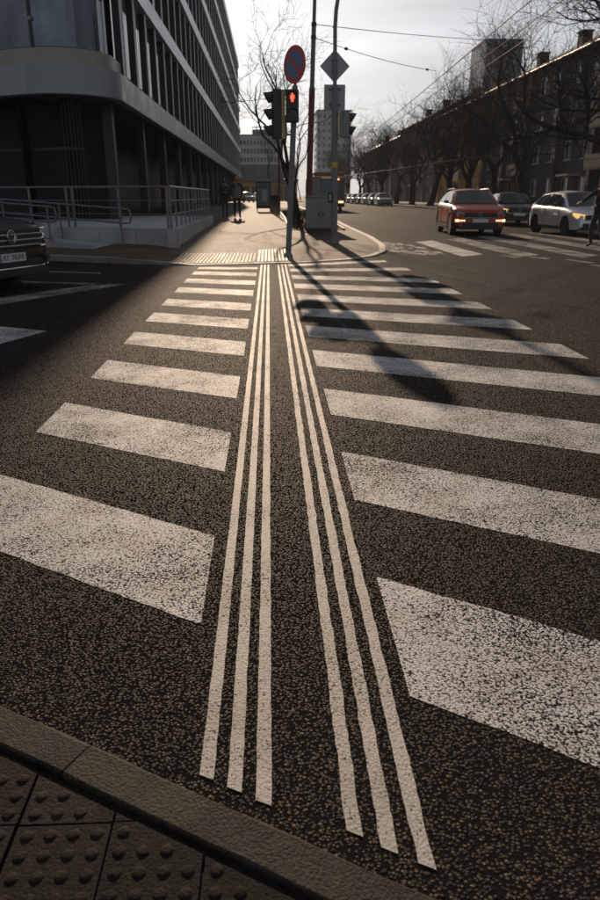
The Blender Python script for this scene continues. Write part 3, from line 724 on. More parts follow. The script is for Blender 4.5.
    for f_ in doors:
        yy = y0 + (y1 - y0) * f_ - yc
        d_ = MB().span((-.06, yy - .8, 0), (.0 - .002, yy + .8, 2.5)).build('door', m_doorw, h); MB().span((-1.0, yy - 1.3, 2.6), (-.002, yy + 1.3, 2.75)).build('canopy', m_conc, d_)
    return h
house('apartment_house', 'long dark grey apartment house with tiled roof behind the silver car', 26, 44, 90, 12.5, m_wgray, balc=(3, 8), doors=(.42, .8), chim=(.15, .42, .62, .85))
house('apartment_house', 'ochre apartment house adjoining the dark grey one', 26, 90.4, 116, 12.3, m_ochre, balc=(2,), doors=(.5,))
house('apartment_house', 'pale grey apartment house beyond the ochre one', 26, 116.4, 150, 13.0, m_pale, balc=(2, 6), doors=(.5,))
house('apartment_house', 'apartment house with dark roof, last before the street bends', 25, 150.4, 195, 11.5, m_pale, roof=m_gut, doors=(.5,))
# towers and blocks in the distance
m_tglass = glass('tower_glass', (.05, .06, .075), .12); m_twhite = mat('panel_facade', (.38, .40, .42), .7, 0, .1, .3); m_tframe = mat('tower_frame', (.09, .095, .11), .5, .3)
m_brickred = mat('reddish_cladding', (.12, .065, .05), .7)
def block(name, label, x0, x1, y0, y1, z1, nx_, nz_, wall, pane, gap=(.25, .35), zlow=3.0, rz=0):
    t = thing(name, label, 'building', ((x0 + x1) / 2, y0, 0), rz); w_ = x1 - x0; cw = w_ / nx_; ch = (z1 - zlow - .6) / nz_
    b = MB(); b.span((-w_ / 2, .25, -.2), (w_ / 2, y1 - y0, z1)); b.span((-w_ / 2, 0, -.2), (w_ / 2, .25, zlow)); b.span((-w_ / 2, 0, z1 - .6), (w_ / 2, .25, z1))
    for i in range(nx_ + 1):
        xc = -w_ / 2 + cw * i; xa, xb_ = max(-w_ / 2, xc - gap[0] * cw / 2), min(w_ / 2, xc + gap[0] * cw / 2); b.span((xa, 0, zlow), (xb_, .25, z1 - .6))
    for k in range(1, nz_):
        z = zlow + ch * k; b.span((-w_ / 2, .002, z - gap[1] * ch / 2), (w_ / 2, .248, z + gap[1] * ch / 2))
    b.build('wall', wall, t)
    me = MB().box((0, 0, 0), (cw * (1 - gap[0]) - .02, .08, ch * (1 - gap[1]) - .02)).mesh('window', pane)
    for i in range(nx_):
        for k in range(nz_): piece('window', me, t, (-w_ / 2 + cw * (i + .5), .16, zlow + ch * (k + .5)))
    # the side facing the street too
    cs = 3.2; ns = max(1, int((y1 - y0) / cs)); me2 = MB().box((0, 0, 0), (.06, cs * .6, ch * (1 - gap[1]))).mesh('window', pane)
    sx = -1 if x0 > 5 else 1
    for i in range(ns):
        for k in range(nz_): piece('window', me2, t, (sx * (w_ / 2 + .0), .8 + cs * (i + .5), zlow + ch * (k + .5)))
    MB().span((-w_ / 2 - .1, -.1, z1 + .002), (w_ / 2 + .1, y1 - y0 + .1, z1 + .35)).build('roof', m_tframe, t)
    return t
a_ = A(487, 40, 250); b_ = A(524, 40, 250)
tw = block('glass_tower', 'tall glass tower with flat top rising behind the apartment houses', a_.x, b_.x, 250, 268, a_.z, 5, 14, m_tframe, m_tglass, (.12, .14))
MB().span((6.4, 2, 20), (9.2, 16, a_.z - 9)).build('side_wing', m_brickred, tw)
a_ = A(317, 111, 260); b_ = A(352, 111, 260)
block('panel_block', 'grey panel apartment block closing the end of the street', a_.x, b_.x, 260, 275, a_.z, 7, 11, m_twhite, m_tglass, (.45, .5))
a_ = A(236, 136, 200); b_ = A(283, 136, 200)
fo = block('pale_office_block', 'pale office block with fine window grid past the end of the dark office building', a_.x, b_.x, 200, 225, a_.z, 14, 5, m_twhite, m_tglass, (.3, .45), zlow=5.2)
MB().span((-2.0, 6, a_.z + .36), (2.8, 12, a_.z + 2.0)).build('plant_room', m_tframe, fo)
for x in (-.8, 1.2):
    q = MB().tube([(x, 4, a_.z + .3), (x, 4, a_.z + 2.6)], .12, 6); q.tube([(x - 1.3, 4, a_.z + 2.3), (x + 1.3, 4, a_.z + 2.6)], .10, 6); q.build('roof_mast', m_dark, fo)
br = thing('footbridge', 'dark enclosed footbridge crossing in front of the pale office block', 'footbridge', (-1, 165, 4.6))
MB().span((-7.5, 0, .3), (7, 3, 3.1)).build('deck', m_tframe, br)
for i in range(7): MB().span((-7.2 + i * 2.0, -.06, 1.0), (-5.5 + i * 2.0, -.002, 2.6)).build('window', m_tglass, br)
for x in (-6.5, 6.2): MB().span((x - .4, .5, -4.6), (x + .4, 2.5, .3)).build('support', m_conc, br)
lo = thing('low_building', 'low shopfront building with ochre front under the footbridge', 'building', (-1.5, 172, .3))
MB().span((-8, 0, -.4), (8, 8, 4.2)).build('wall', m_ochre, lo)
for i in range(6): MB().span((-7.4 + i * 2.5, -.06, .4), (-5.5 + i * 2.5, -.002, 3.0)).build('window', m_pane, lo)
MB().span((-8.3, -.6, 4.202), (8.3, 8.3, 4.6)).build('roof', m_tframe, lo)

# ------------------------------------------------------------------ bare trees
m_bark = mat('bark', (.018, .015, .0135), .95, 0, .35, 6, .01, 25); m_twig = mat('twigs', (.022, .017, .014), .9, 0, .3, 4)
def grow_tree(seed, H_=11.0, r0=.26, trunk=3.0, limbs=3, spread=.75, dens=1.0, lean=(0, 0), levels=4):
    rn = random.Random(seed); tb, cb = MB(), MB()
    def rv(): return Vector((rn.gauss(0, 1), rn.gauss(0, 1), rn.gauss(0, 1)))
    LEN = [trunk, H_ * .42, H_ * .24, H_ * .15, H_ * .085]
    SEG = [6, 8, 6, 4, 3]; SID = [9, 7, 5, 3, 3]; WOB = [.16, .32, .34, .34, .36]; UP = [.05, .10, .06, .05, .03]
    NCH = [limbs, int(6 * dens), int(6 * dens), int(6 * dens), 0]
    def branch(p, d, r, lv):
        L_ = LEN[lv] * rn.uniform(.75, 1.2); n = SEG[lv]; pts, rad, dirs = [p.copy()], [r], [d.copy()]
        bend = rv() * WOB[lv] * .5
        r1 = r * (.72 if lv == 0 else .38 if lv < 4 else .4)
        for i in range(n):
            d = (d + rv() * WOB[lv] * .55 + bend * (1 if i < n / 2 else -1) * .6 + Vector((0, 0, UP[lv]))).normalized()
            p = p + d * (L_ / n); pts.append(p.copy()); rad.append(r + (r1 - r) * ((i + 1) / n)); dirs.append(d.copy())
        if lv == 0: rad[0] *= 1.35
        (tb if lv <= 1 else cb).tube(pts, rad, SID[lv], cap=lv < 2)
        if lv >= levels: return
        nc = NCH[lv]
        for c in range(nc):
            if lv == 0:
                t = 1.0 if c < 2 else rn.uniform(.7, 1); a = 6.283 * c / nc + rn.uniform(-.4, .4)
                nd = (d + Vector((math.cos(a), math.sin(a), 0)) * spread * rn.uniform(.7, 1.2) + Vector((0, 0, .35))).normalized(); rr = r1 * rn.uniform(.62, .85)
            else:
                t = rn.uniform(.22, 1.0) if c else 1.0; q = dirs[min(n, int(t * n))]
                side = rv(); side = (side - q * side.dot(q)).normalized(); nd = (q * .65 + side * rn.uniform(.5, 1.0) + Vector((0, 0, .12))).normalized()
                i_ = min(n, int(t * n)); rr = max(.010 if r0 > .2 else .006, rad[i_] * rn.uniform(.42, .7))
            i_ = min(n, int(t * n)); branch(pts[i_], nd, rr, lv + 1)
    branch(Vector((0, 0, -.1)), Vector((lean[0], lean[1], 1)).normalized(), r0, 0)
    tm = tb.mesh('trunk', m_bark, True); cm = cb.mesh('crown', m_twig, False)
    return tm, cm
TREES = [grow_tree(3, 13.5, .36, 3.2, 4, .85, 1.36, (.05, -.1)), grow_tree(8, 14.5, .38, 2.8, 3, .7, 1.36, (-.12, .05)),
         grow_tree(15, 13.5, .34, 3.6, 3, .75, 1.36, (.1, .1)), grow_tree(27, 13, .32, 3.0, 3, .85, 1.36, (-.05, -.05))]
GAL = 'bare street trees along the right pavement'
def tree(i, x, y, z, rz, s, label, group=None):
    t = thing('bare_tree', label, 'tree', (x, y, z), rz, group); tm, cm = TREES[i]
    for nm, me in (('trunk', tm), ('crown', cm)): piece(nm, me, t, scale=(s, s, s))
    return t
TREES.append(grow_tree(41, 7.4, .085, 3.2, 3, .5, .72)); TREES.append(grow_tree(52, 8.5, .10, 3.3, 3, .6, .85)); TREES.append(grow_tree(64, 16.5, .40, 3.6, 5, .95, 1.5, (-.1, 0)))
row = [(6, 17.2, 36.5, .4, 1.0, 'leafless tree with wide crown reaching out over the dark grey apartment house roof'),
       (2, 17.6, 49.5, 2.2, .92, 'bare tree with forked trunk on the pavement behind the silver car'),
       (3, 17.2, 55.5, 4.0, .90, 'slim bare tree on the pavement behind the black car'),
       (1, 17.0, 62.5, 1.0, .92, 'bare tree with crooked trunk in front of the join of the grey and ochre houses'),
       (0, 17.2, 70, 3.1, .95, 'bare tree with crooked limbs in front of the ochre house'),
       (2, 17.2, 79, 5.2, .95, 'bare tree with forked trunk behind the red car'),
       (1, 17.4, 90, 2.6, .95, 'bare tree between the ochre house and the closest parked white car'), (3, 17.4, 101, .9, 1.0, 'bare tree with leaning limbs beside the parked silver car'), (0, 17.4, 113, 5.5, 1.0, 'bare tree beside the parked navy car'), (2, 17.4, 127, 1.7, 1.0, 'bare tree beside the last parked black car'), (1, 17.4, 143, 4.4, 1.0, 'bare tree past the end of the parked cars, before the pale grey house'), (3, 17, 160, 3.6, 1.05, 'bare tree standing before the house with the dark roof'), (0, 16, 180, 2.0, 1.1, 'last bare tree of the row, past the house with dark roof')]
for i, x, y, rz, s, lb in row:
    tree(i, x, y, .30, rz, s, lb, GAL)
tree(4, 1.12, 27.6, .22, .3, 1.0, 'slender bare tree in the planting strip behind the control cabinets')
tree(5, 1.35, 38.0, .33, 2.3, 1.0, 'bare tree in the planting strip past the dark panel', 'bare trees in the planting strip')
tree(4, 1.5, 50.0, .33, 4.1, 1.1, 'bare tree at the far end of the planting strip', 'bare trees in the planting strip')
tree(5, -.2, 120, .32, 1.2, 1.2, 'bare tree in front of the pale office block', None)
tree(5, 9, 215, .15, 1.9, 1.5, 'slender bare tree beside the grey panel block at the street end', 'trees by the panel block')
tree(2, 22, 235, .15, .9, 1.2, 'broad bare tree directly before the grey panel block', 'trees by the panel block')

# ------------------------------------------------------------------ text helper
def text_mesh(s, size, depth, m, name='lettering'):
    c = bpy.data.curves.new('txt', 'FONT'); c.body = s; c.size = size; c.extrude = depth; c.align_x = 'CENTER'; c.align_y = 'CENTER'
    o = bpy.data.objects.new('txt', c); col.objects.link(o)
    bpy.context.view_layer.update(); dg = bpy.context.evaluated_depsgraph_get(); me = bpy.data.meshes.new_from_object(o.evaluated_get(dg))
    bpy.data.objects.remove(o); bpy.data.curves.remove(c); me.name = name; me.materials.clear(); me.materials.append(m); return me

# ------------------------------------------------------------------ signal post with round sign
m_signred = mat('sign_red', (.52, .04, .04), .5, 0, .15, 6); m_signblue = mat('sign_blue', (.075, .15, .25), .45, 0, .15, 6); m_alu = mat('sign_back', (.30, .31, .32), .5, .4, .15, 5)
m_sigbox = mat('signal_housing', (.032, .036, .036), .55, 0, .2, 6); m_beige = mat('signal_cover', (.46, .36, .19), .6, 0, .15, 8); m_greybox = mat('signal_back', (.20, .205, .21), .6, 0, .15, 6)
m_redlamp = mat('red_lamp', (.5, .02, .01), .4, emit=(1.0, .045, .02), estr=5.0); m_lens = mat('dark_lens', (.02, .012, .010), .25); m_lensg = mat('dark_green_lens', (.008, .02, .014), .25)
m_pole = mat('pole_paint', (.15, .165, .175), .5, .2, .15, 4)
P1 = Vector((.41, 16.15, zp(.41, 16.15))); LEAN = .047
sp = thing('signal_post', 'grey signal post with round no-parking sign and red pedestrian light', 'traffic light', P1)
ax = lambda h: Vector((LEAN * h, 0, h))
MB().tube([ax(-.05), ax(2.55), ax(3.42)], [.062, .060, .058], 14).build('post', m_pole, sp, True)
MB().tube([ax(3.42), ax(4.12)], .032, 10).build('sign_stem', m_pole, sp, True)
MB().lathe([(.10, -.02), (.10, .04), (.07, .09), (.062, .10)], None, 14).build('foot_collar', m_pole, sp, True)
# round sign: blue disc, red rim, red diagonal
sg = math.atan2(-.60, -.80)                                     # facing the side street
Ms = Matrix.Translation(ax(3.80) + Vector((-.03, -.05, 0))) @ Matrix.Rotation(sg, 4, 'Z') @ Matrix.Rotation(R(90), 4, 'Y')
RS = .35
disc = MB().lathe([(RS - .002, -.012), (RS, -.008), (RS, 0.008), (RS - .002, .010), (.0001, .010)], Ms, 40).build('sign_plate', m_alu, sp, True)
MB().lathe([(.268, .0112), (.0001, .0114)], Ms, 40).build('blue_face', m_signblue, disc)
rg = MB(); rg.lathe([(.345, .0125), (.262, .0125)], Ms, 40); rg.f = [f for f in rg.f if len(f) == 4]; rg.m = [0] * len(rg.f); rg.build('red_rim', m_signred, disc)
db = MB(); q = Ms @ Matrix.Rotation(R(45), 4, 'Z')
db.add([q @ Vector((x, y, .0138)) for x, y in ((-.27, -.038), (.27, -.038), (.27, .038), (-.27, .038))], [(0, 1, 2, 3)]); db.build('red_bar', m_signred, disc)
MB().box(ax(3.80) + Vector((.0, -.02, .1)), (.09, .06, .04)).build('sign_clamp', m_alu, sp)
# pedestrian light
ph = Vector((.505 - P1.x, -.14, 3.04 - P1.z))
hb = MB().box(ph, (.27, .16, .62)).build('pedestrian_light', m_sigbox, sp, bevel=.03)
for dz, lm in ((.155, m_lens), (-.155, m_lensg)):
    MB().lathe([(.10, 0), (.10, .012), (.001, .016)], Matrix.Translation(ph + Vector((0, -.079, dz))) @ Matrix.Rotation(R(90), 4, 'X'), 20).build('lens', lm, hb, True)
    v = MB()
    for k in range(9):
        a = math.pi * k / 8; v.v += [(ph.x + .118 * math.cos(a), ph.y - .08, ph.z + dz + .118 * math.sin(a)), (ph.x + .118 * math.cos(a), ph.y - .20, ph.z + dz - .01 + .112 * math.sin(a))]
    for k in range(8): v.f.append((2 * k, 2 * k + 1, 2 * k + 3, 2 * k + 2)); v.m.append(0)
    vo = v.build('visor', m_sigbox, hb, True); sol = vo.modifiers.new('s', 'SOLIDIFY'); sol.thickness = .006
mn = MB(); c_ = ph + Vector((0, -.098, .155))                    # red standing figure
mn.lathe([(.018, 0), (.018, .006), (.001, .007)], Matrix.Translation(c_ + Vector((0, 0, .062))) @ Matrix.Rotation(R(90), 4, 'X'), 12)
mn.prism_x([(0, 0)] * 3, 0, 0) if False else None
mn.box(c_ + Vector((0, -.003, .012)), (.05, .006, .062)); mn.box(c_ + Vector((-.013, -.003, -.05)), (.02, .006, .066)); mn.box(c_ + Vector((.013, -.003, -.05)), (.02, .006, .066))
mn.box(c_ + Vector((-.034, -.003, .008)), (.012, .006, .07)); mn.box(c_ + Vector((.034, -.003, .008)), (.012, .006, .07)); mn.build('red_figure', m_redlamp, hb)
MB().box(ph + Vector((-.05, .11, .0)), (.07, .12, .05)).build('bracket', m_sigbox, sp)
def signal_head(parent, base, ang, n, cover, name='vehicle_light', box=None):
    """vehicle signal whose lamps face direction ang; base = centre of the housing"""
    Hh = .315 * n; M = Matrix.Translation(base) @ Matrix.Rotation(ang, 4, 'Z')
    b = MB(); b.box((0, 0, 0), (.17, .31, Hh)); b.v = [tuple(M @ Vector(v)) for v in b.v]; hd = b.build(name, box or m_sigbox, parent, bevel=.02)
    b = MB(); b.box((-.125, 0, 0), (.078, .30, Hh - .02)); b.v = [tuple(M @ Vector(v)) for v in b.v]; b.build('rear_cover', cover, hd, bevel=.01)
    for k in range(n):
        z = Hh / 2 - .1575 - k * .315
        b = MB().lathe([(.10, 0), (.10, .01), (.001, .02)], M @ Matrix.Translation((.085, 0, z)) @ Matrix.Rotation(R(90), 4, 'Y'), 18); b.build('lens', m_lens if k == 0 else m_lensg, hd, True)
        v = MB(); m_ = 14
        for j in range(m_ + 1):
            a = -R(38) + (math.pi + R(76)) * j / m_; t = max(0.0, math.sin(a) * .5 + .5)
            v.v += [tuple(M @ Vector((.084, .125 * math.cos(a), z + .125 * math.sin(a)))), tuple(M @ Vector((.12 + .15 * t, .12 * math.cos(a), z - .02 + .115 * math.sin(a))))]
        for j in range(m_): v.f.append((2 * j, 2 * j + 1, 2 * j + 3, 2 * j + 2)); v.m.append(0)
        vo = v.build('visor', m_sigbox, hd, True); s_ = vo.modifiers.new('s', 'SOLIDIFY'); s_.thickness = .006
    return hd
v0 = A(275.5, 115, 16.2) - P1
signal_head(sp, Vector((v0.x + .02, .03, v0.z)), R(188), 3, m_beige)
for z in (v0.z + .38, v0.z - .38): MB().tube([(v0.x + .12, .04, z), (ax(z).x, 0, z)], .022, 8).build('bracket', m_pole, sp)

# ------------------------------------------------------------------ lamp post with sign backs
P2 = Vector((1.78, 20.07, zp(1.78, 20.07)))
lp = thing('lamp_post', 'grey curved lamp post with two sign backs and a side-facing signal', 'lamp post', P2)
l2 = lambda h: Vector((-.012 * h, 0, h))
MB().tube([l2(-.05), l2(3.5), l2(3.7)], [.088, .085, .06], 16).build('post', m_pole, lp, True)
arm = [l2(3.7), l2(5.2)] + [l2(5.2) + Vector((2.0 * (1 - math.cos(R(a))), 0, 2.6 * math.sin(R(a)))) for a in range(8, 91, 8)]; arm.append(arm[-1] + Vector((.7, 0, .03)))
MB().tube(arm, .05, 12).build('curved_arm', m_pole, lp, True)
e_ = arm[-1]; MB().box(e_ + Vector((.28, 0, 0)), (.62, .22, .10)).build('lamp_head', m_alu, lp, bevel=.03)
MB().lathe([(.14, -.02), (.14, .05), (.10, .12), (.088, .13)], None, 16).build('foot_collar', m_pole, lp, True)
pz = lambda yp: A(334, yp, P2.y).z - P2.z
zc = pz(66); hd_ = .385
d = MB(); d.add([(l2(zc).x + dx, y, zc + dz) for y in (-.115, -.105) for dx, dz in ((0, -hd_), (hd_, 0), (0, hd_), (-hd_, 0))], [(3, 2, 1, 0), (4, 5, 6, 7), (0, 1, 5, 4), (1, 2, 6, 5), (2, 3, 7, 6), (3, 0, 4, 7)])
d.v = [(x, y + .18, z) for x, y, z in d.v]
dia = d.build('diamond_sign_back', m_alu, lp)
zs = pz(97)
sq = MB().box((l2(zs).x + .0, .075, zs), (.55, .01, .59)).build('square_sign_back', m_alu, lp, bevel=.004)
for zz, par, w_ in ((zc + .13, dia, .16), (zc - .13, dia, .16), (zs + .18, sq, .3), (zs - .18, sq, .3)):
    MB().box((l2(zz).x, .052, zz), (w_, .03, .035)).build('clip_rail', m_pole, par)
    for s_ in (-1, 1): MB().lathe([(.016, 0), (.016, .02), (.001, .024)], Matrix.Translation((l2(zz).x + s_ * (w_ / 2 - .02), .038, zz)) @ Matrix.Rotation(R(90), 4, 'X'), 8).build('bolt', m_dark, par)
s0 = A(345.5, 124.5, P2.y) - P2
sh = signal_head(lp, Vector((s0.x + .02, .02, s0.z)), R(-7), 2, m_greybox, box=m_greybox)
MB().box((s0.x - .155, -.0, s0.z), (.05, .20, .52)).build('yellow_cover_strip', m_beige, lp)
for z in (s0.z + .25, s0.z - .25): MB().tube([(s0.x - .1, .0, z), (l2(z).x, 0, z)], .02, 8).build('bracket', m_pole, lp)
m_yel = mat('yellow_sticker', (.5, .36, .03), .6); zy = pz(165)
MB().lathe([(.0865, zy - .07), (.0885, zy - .069), (.0885, zy + .069), (.0865, zy + .07)], Matrix.Translation((l2(zy).x, 0, 0)), 16).build('yellow_band', m_yel, lp, True)
zb = pz(197.5)
pb = MB().box((l2(zb).x - .12, -.03, zb), (.11, .12, .27)).build('push_button_box', m_sigbox, lp, bevel=.012)
MB().box((l2(zb).x - .12, -.0925, zb), (.05, .008, .16)).build('button_plate', m_beige, pb)

# ------------------------------------------------------------------ overhead-line mast, wires
m_rust = mat('rust_paint', (.13, .032, .026), .75, 0, .35, 5, .002, 40); m_mast = mat('mast_upper', (.15, .125, .12), .7, .1, .3, 4)
P3 = Vector((1.33, 25.4, zp(1.33, 25.4))); top = A(316.5, -60, 25.4) - P3
ms = thing('overhead_line_mast', 'rust-red tubular mast carrying overhead wires, behind the control cabinets', 'mast', P3)
ml_ = lambda h: Vector((top.x * h / top.z, 0, h))
MB().tube([ml_(-.05), ml_(4.4)], [.105, .098], 14).build('lower_tube', m_rust, ms, True)
MB().tube([ml_(4.4), ml_(4.5), ml_(6.2), ml_(6.25), ml_(8.6)], [.098, .075, .073, .058, .055], 14).build('upper_tube', m_mast, ms, True)
za, zb_ = A(318, 24.5, 25.4).z, A(318, 37.5, 25.4).z
for z in (za, zb_): MB().lathe([(.085, -.05), (.085, .05)], Matrix.Translation(ml_(z - P3.z) + Vector((0, 0, 0))), 12).build('wire_clamp', m_dark, ms)
def wire(label, pts, r=.014, sag=.0, insul=(), cat='wire', group='overhead wires'):
    p, q = [Vector(v) for v in pts]; n = 14
    path = [p + (q - p) * (i / n) - Vector((0, 0, sag * 4 * (i / n) * (1 - i / n))) for i in range(n + 1)]
    t = thing('overhead_wire', label, cat, p, 0, group)
    MB().tube([v - p for v in path], r, 5).build('cable', m_black, t)
    for f_ in insul:
        c0 = p + (q - p) * f_ - Vector((0, 0, sag * 4 * f_ * (1 - f_))) - p; u = (q - p).normalized() * .14
        MB().tube([c0 - u, c0 - u * .5, c0 + u * .5, c0 + u], [.02, .05, .05, .02], 8).build('insulator', m_black, t)
    return t
ma = P3 + ml_(za - P3.z); mb_ = P3 + ml_(zb_ - P3.z)
wire('span wire from the rust-red mast to the trees, upper one', (ma, A(520, 41, 44)), .012, .10, (.06,))
wire('span wire with insulators from the rust-red mast, lower one', (mb_, A(436, 71, 36)), .012, .12, (.2, .9))
w1, w2 = A(560, -24, 17), A(345, 156, 74)
wire('contact wire running along the street above the red car', (w1, w2), .015, .05)
wire('contact wire running along the street above the black car', (A(585, -16, 17), A(347, 157, 76)), .013, .02)
wire('thin feeder wire sloping past the glass tower', (A(600, -14, 19), A(480, 70, 40)), .010, .05)
wire('thin wire strung between the trees before the apartment house', (A(330, 178, 80), A(640, 130, 36)), .012, .1)

# ------------------------------------------------------------------ control cabinets and pavement furniture
m_cab = mat('cabinet_grey', (.19, .205, .205), .55, 0, .15, 3, .001, 30); m_cab2 = mat('cabinet_bluegrey', (.13, .165, .175), .55, 0, .15, 3)
def cabinet(label, x0, x1, y0, y1, z1, m, doors):
    zb0 = zp(x0, y0); t = thing('control_cabinet', label, 'cabinet', ((x0 + x1) / 2, (y0 + y1) / 2, zb0)); w_, dp, h = x1 - x0, y1 - y0, z1 - zb0
    MB().box((0, 0, .06), (w_ - .06, dp - .06, .14)).build('plinth', m_dark, t)
    MB().box((0, 0, .13 + (h - .17) / 2), (w_, dp, h - .17)).build('housing', m, t, bevel=.012)
    MB().box((0, 0, h - .015), (w_ + .06, dp + .06, .05)).build('lid', m, t, bevel=.01)
    dw = w_ / doors
    for i in range(doors):
        xc = -w_ / 2 + dw * (i + .5); d_ = MB().box((xc, -dp / 2 - .006, .13 + (h - .17) / 2), (dw - .025, .012, h - .24)).build('door', m, t, bevel=.004)
        MB().box((xc + (dw / 2 - .07) * (-1 if i else 1), -dp / 2 - .02, h * .52), (.03, .03, .12)).build('handle', m_black, d_)
    MB().box((-w_ / 2 - .006, 0, h * .55), (.012, dp * .5, .2)).build('vent', m_dark, t)
    return t
cabinet('low grey two-door control cabinet behind the lamp post', 1.26, 2.24, 25.75, 26.25, 1.31, m_cab, 2) if False else None
cabinet('low grey two-door control cabinet next to the lamp post', 1.22, 2.20, 24.35, 24.85, 1.285, m_cab, 2)
cabinet('taller pale grey cabinet standing behind the low one', 1.40, 1.78, 25.95, 26.4, 1.92, m_cab, 1)
cabinet('taller blue-grey cabinet standing behind the low one', 1.80, 2.26, 25.97, 26.4, 1.86, m_cab2, 1)
# citylight poster panel
pv = .326
cp_ = thing('poster_panel', 'dark framed poster panel on two feet on the pavement', 'poster panel', (-.36, 49, pv))
MB().box((0, 0, 1.02), (.98, .22, 1.66)).build('case', m_dark, cp_, bevel=.02)
m_poster = mat('poster', (.14, .16, .17), .35, 0, .3, 2.5); m_post2 = mat('poster_print', (.36, .38, .38), .4, 0, .2, 3)
ft = MB().box((0, -.112, 1.05), (.80, .01, 1.40)).build('poster', m_poster, cp_); MB().box((.08, -.1185, .98), (.34, .004, .72)).build('print', m_post2, ft); MB().box((-.1, -.1185, 1.55), (.45, .004, .16)).build('print', m_tframe, ft)
for x in (-.42, .42): MB().box((x, 0, .1), (.07, .18, .22)).build('foot', m_alu, cp_)
MB().box((0, 0, 1.90), (1.06, .30, .09)).build('cap', m_alu, cp_, bevel=.02)
# dark low panel beside the planting strip
a_ = Vector((.47, 34.6, .326)); c_ = Vector((.10, 45.5, .326)); d = (c_ - a_); 
dk = thing('dark_panel', 'low black panel fence running beside the planting strip', 'fence', a_, math.atan2(d.y, d.x))
for i in range(6):
    x0 = i * d.length / 6; MB().span((x0 + .03, -.02, .08), (x0 + d.length / 6 - .03, .02, .98)).build('panel', m_black, dk)
    MB().span((x0 - .03, -.03, -.02), (x0 + .03, .03, 1.0)).build('post', m_dark, dk)
MB().span((-.03, -.035, 1.001), (d.length, .035, 1.03)).build('top_rail', m_alu, dk)
# slim lamp post further down the pavement
sl_ = thing('slim_post', 'thin brown post standing by the dark panel fence', 'post', (.65, 47.5, .326))
MB().tube([(0, 0, -.05), (0, 0, 5.6)], [.075, .05], 10).build('post', m_rust, sl_, True); MB().box((-.35, 0, 5.6), (.7, .18, .09)).build('lamp_head', m_dark, sl_, bevel=.02)
MB().lathe([(.12, 0), (.12, .05), (.08, .10)], None, 12).build('foot_collar', m_rust, sl_, True)
bn = thing('waste_bin', 'small dark waste bin in the planting strip behind the signal post', 'bin', (.98, 31, zp(.98, 31)))
MB().lathe([(.17, 0.12), (.20, .16), (.22, .82), (.20, .86), (.16, .87)], None, 16).build('barrel', m_dark, bn, True); MB().tube([(0, 0, -.02), (0, 0, .2)], .05, 8).build('stem', m_dark, bn); MB().lathe([(.22, .88), (.23, .9), (.20, .96), (.001, .98)], None, 16).build('lid', m_black, bn, True)

# ------------------------------------------------------------------ vehicles
m_tyre = mat('tyre', (.012, .012, .012), .85, 0, .2, 10); m_rim = mat('rim', (.30, .31, .32), .35, .8, .1, 8); m_rimd = mat('dark_rim', (.06, .06, .065), .4, .7, .1, 8)
m_cglass = mat('car_glass', (.012, .014, .016), .06, 0, .2, 2, spec=.6); m_trim = mat('car_trim', (.014, .014, .015), .55); m_chrome = mat('chrome', (.62, .63, .65), .16, 1, .05, 4)
m_plate = mat('plate_white', (.60, .60, .58), .45); m_ink = mat('plate_ink', (.02, .02, .02), .6); m_under = mat('underbody', (.005, .005, .005), .95)
m_lampoff = mat('lamp_glass', (.20, .21, .22), .12, .2, .15, 12); m_amber = mat('lit_amber_lamp', (.8, .5, .2), .3, emit=(1.0, .56, .20), estr=.9); m_warm = mat('lit_warm_lamp', (.8, .7, .5), .3, emit=(1.0, .78, .48), estr=1.3)
m_tail = mat('tail_lamp', (.25, .02, .015), .3)
def carpaint(name, c, rough=.28, metal=.25): return mat(name, c, rough, metal, .06, 2, coat=.3, rvar=.05)
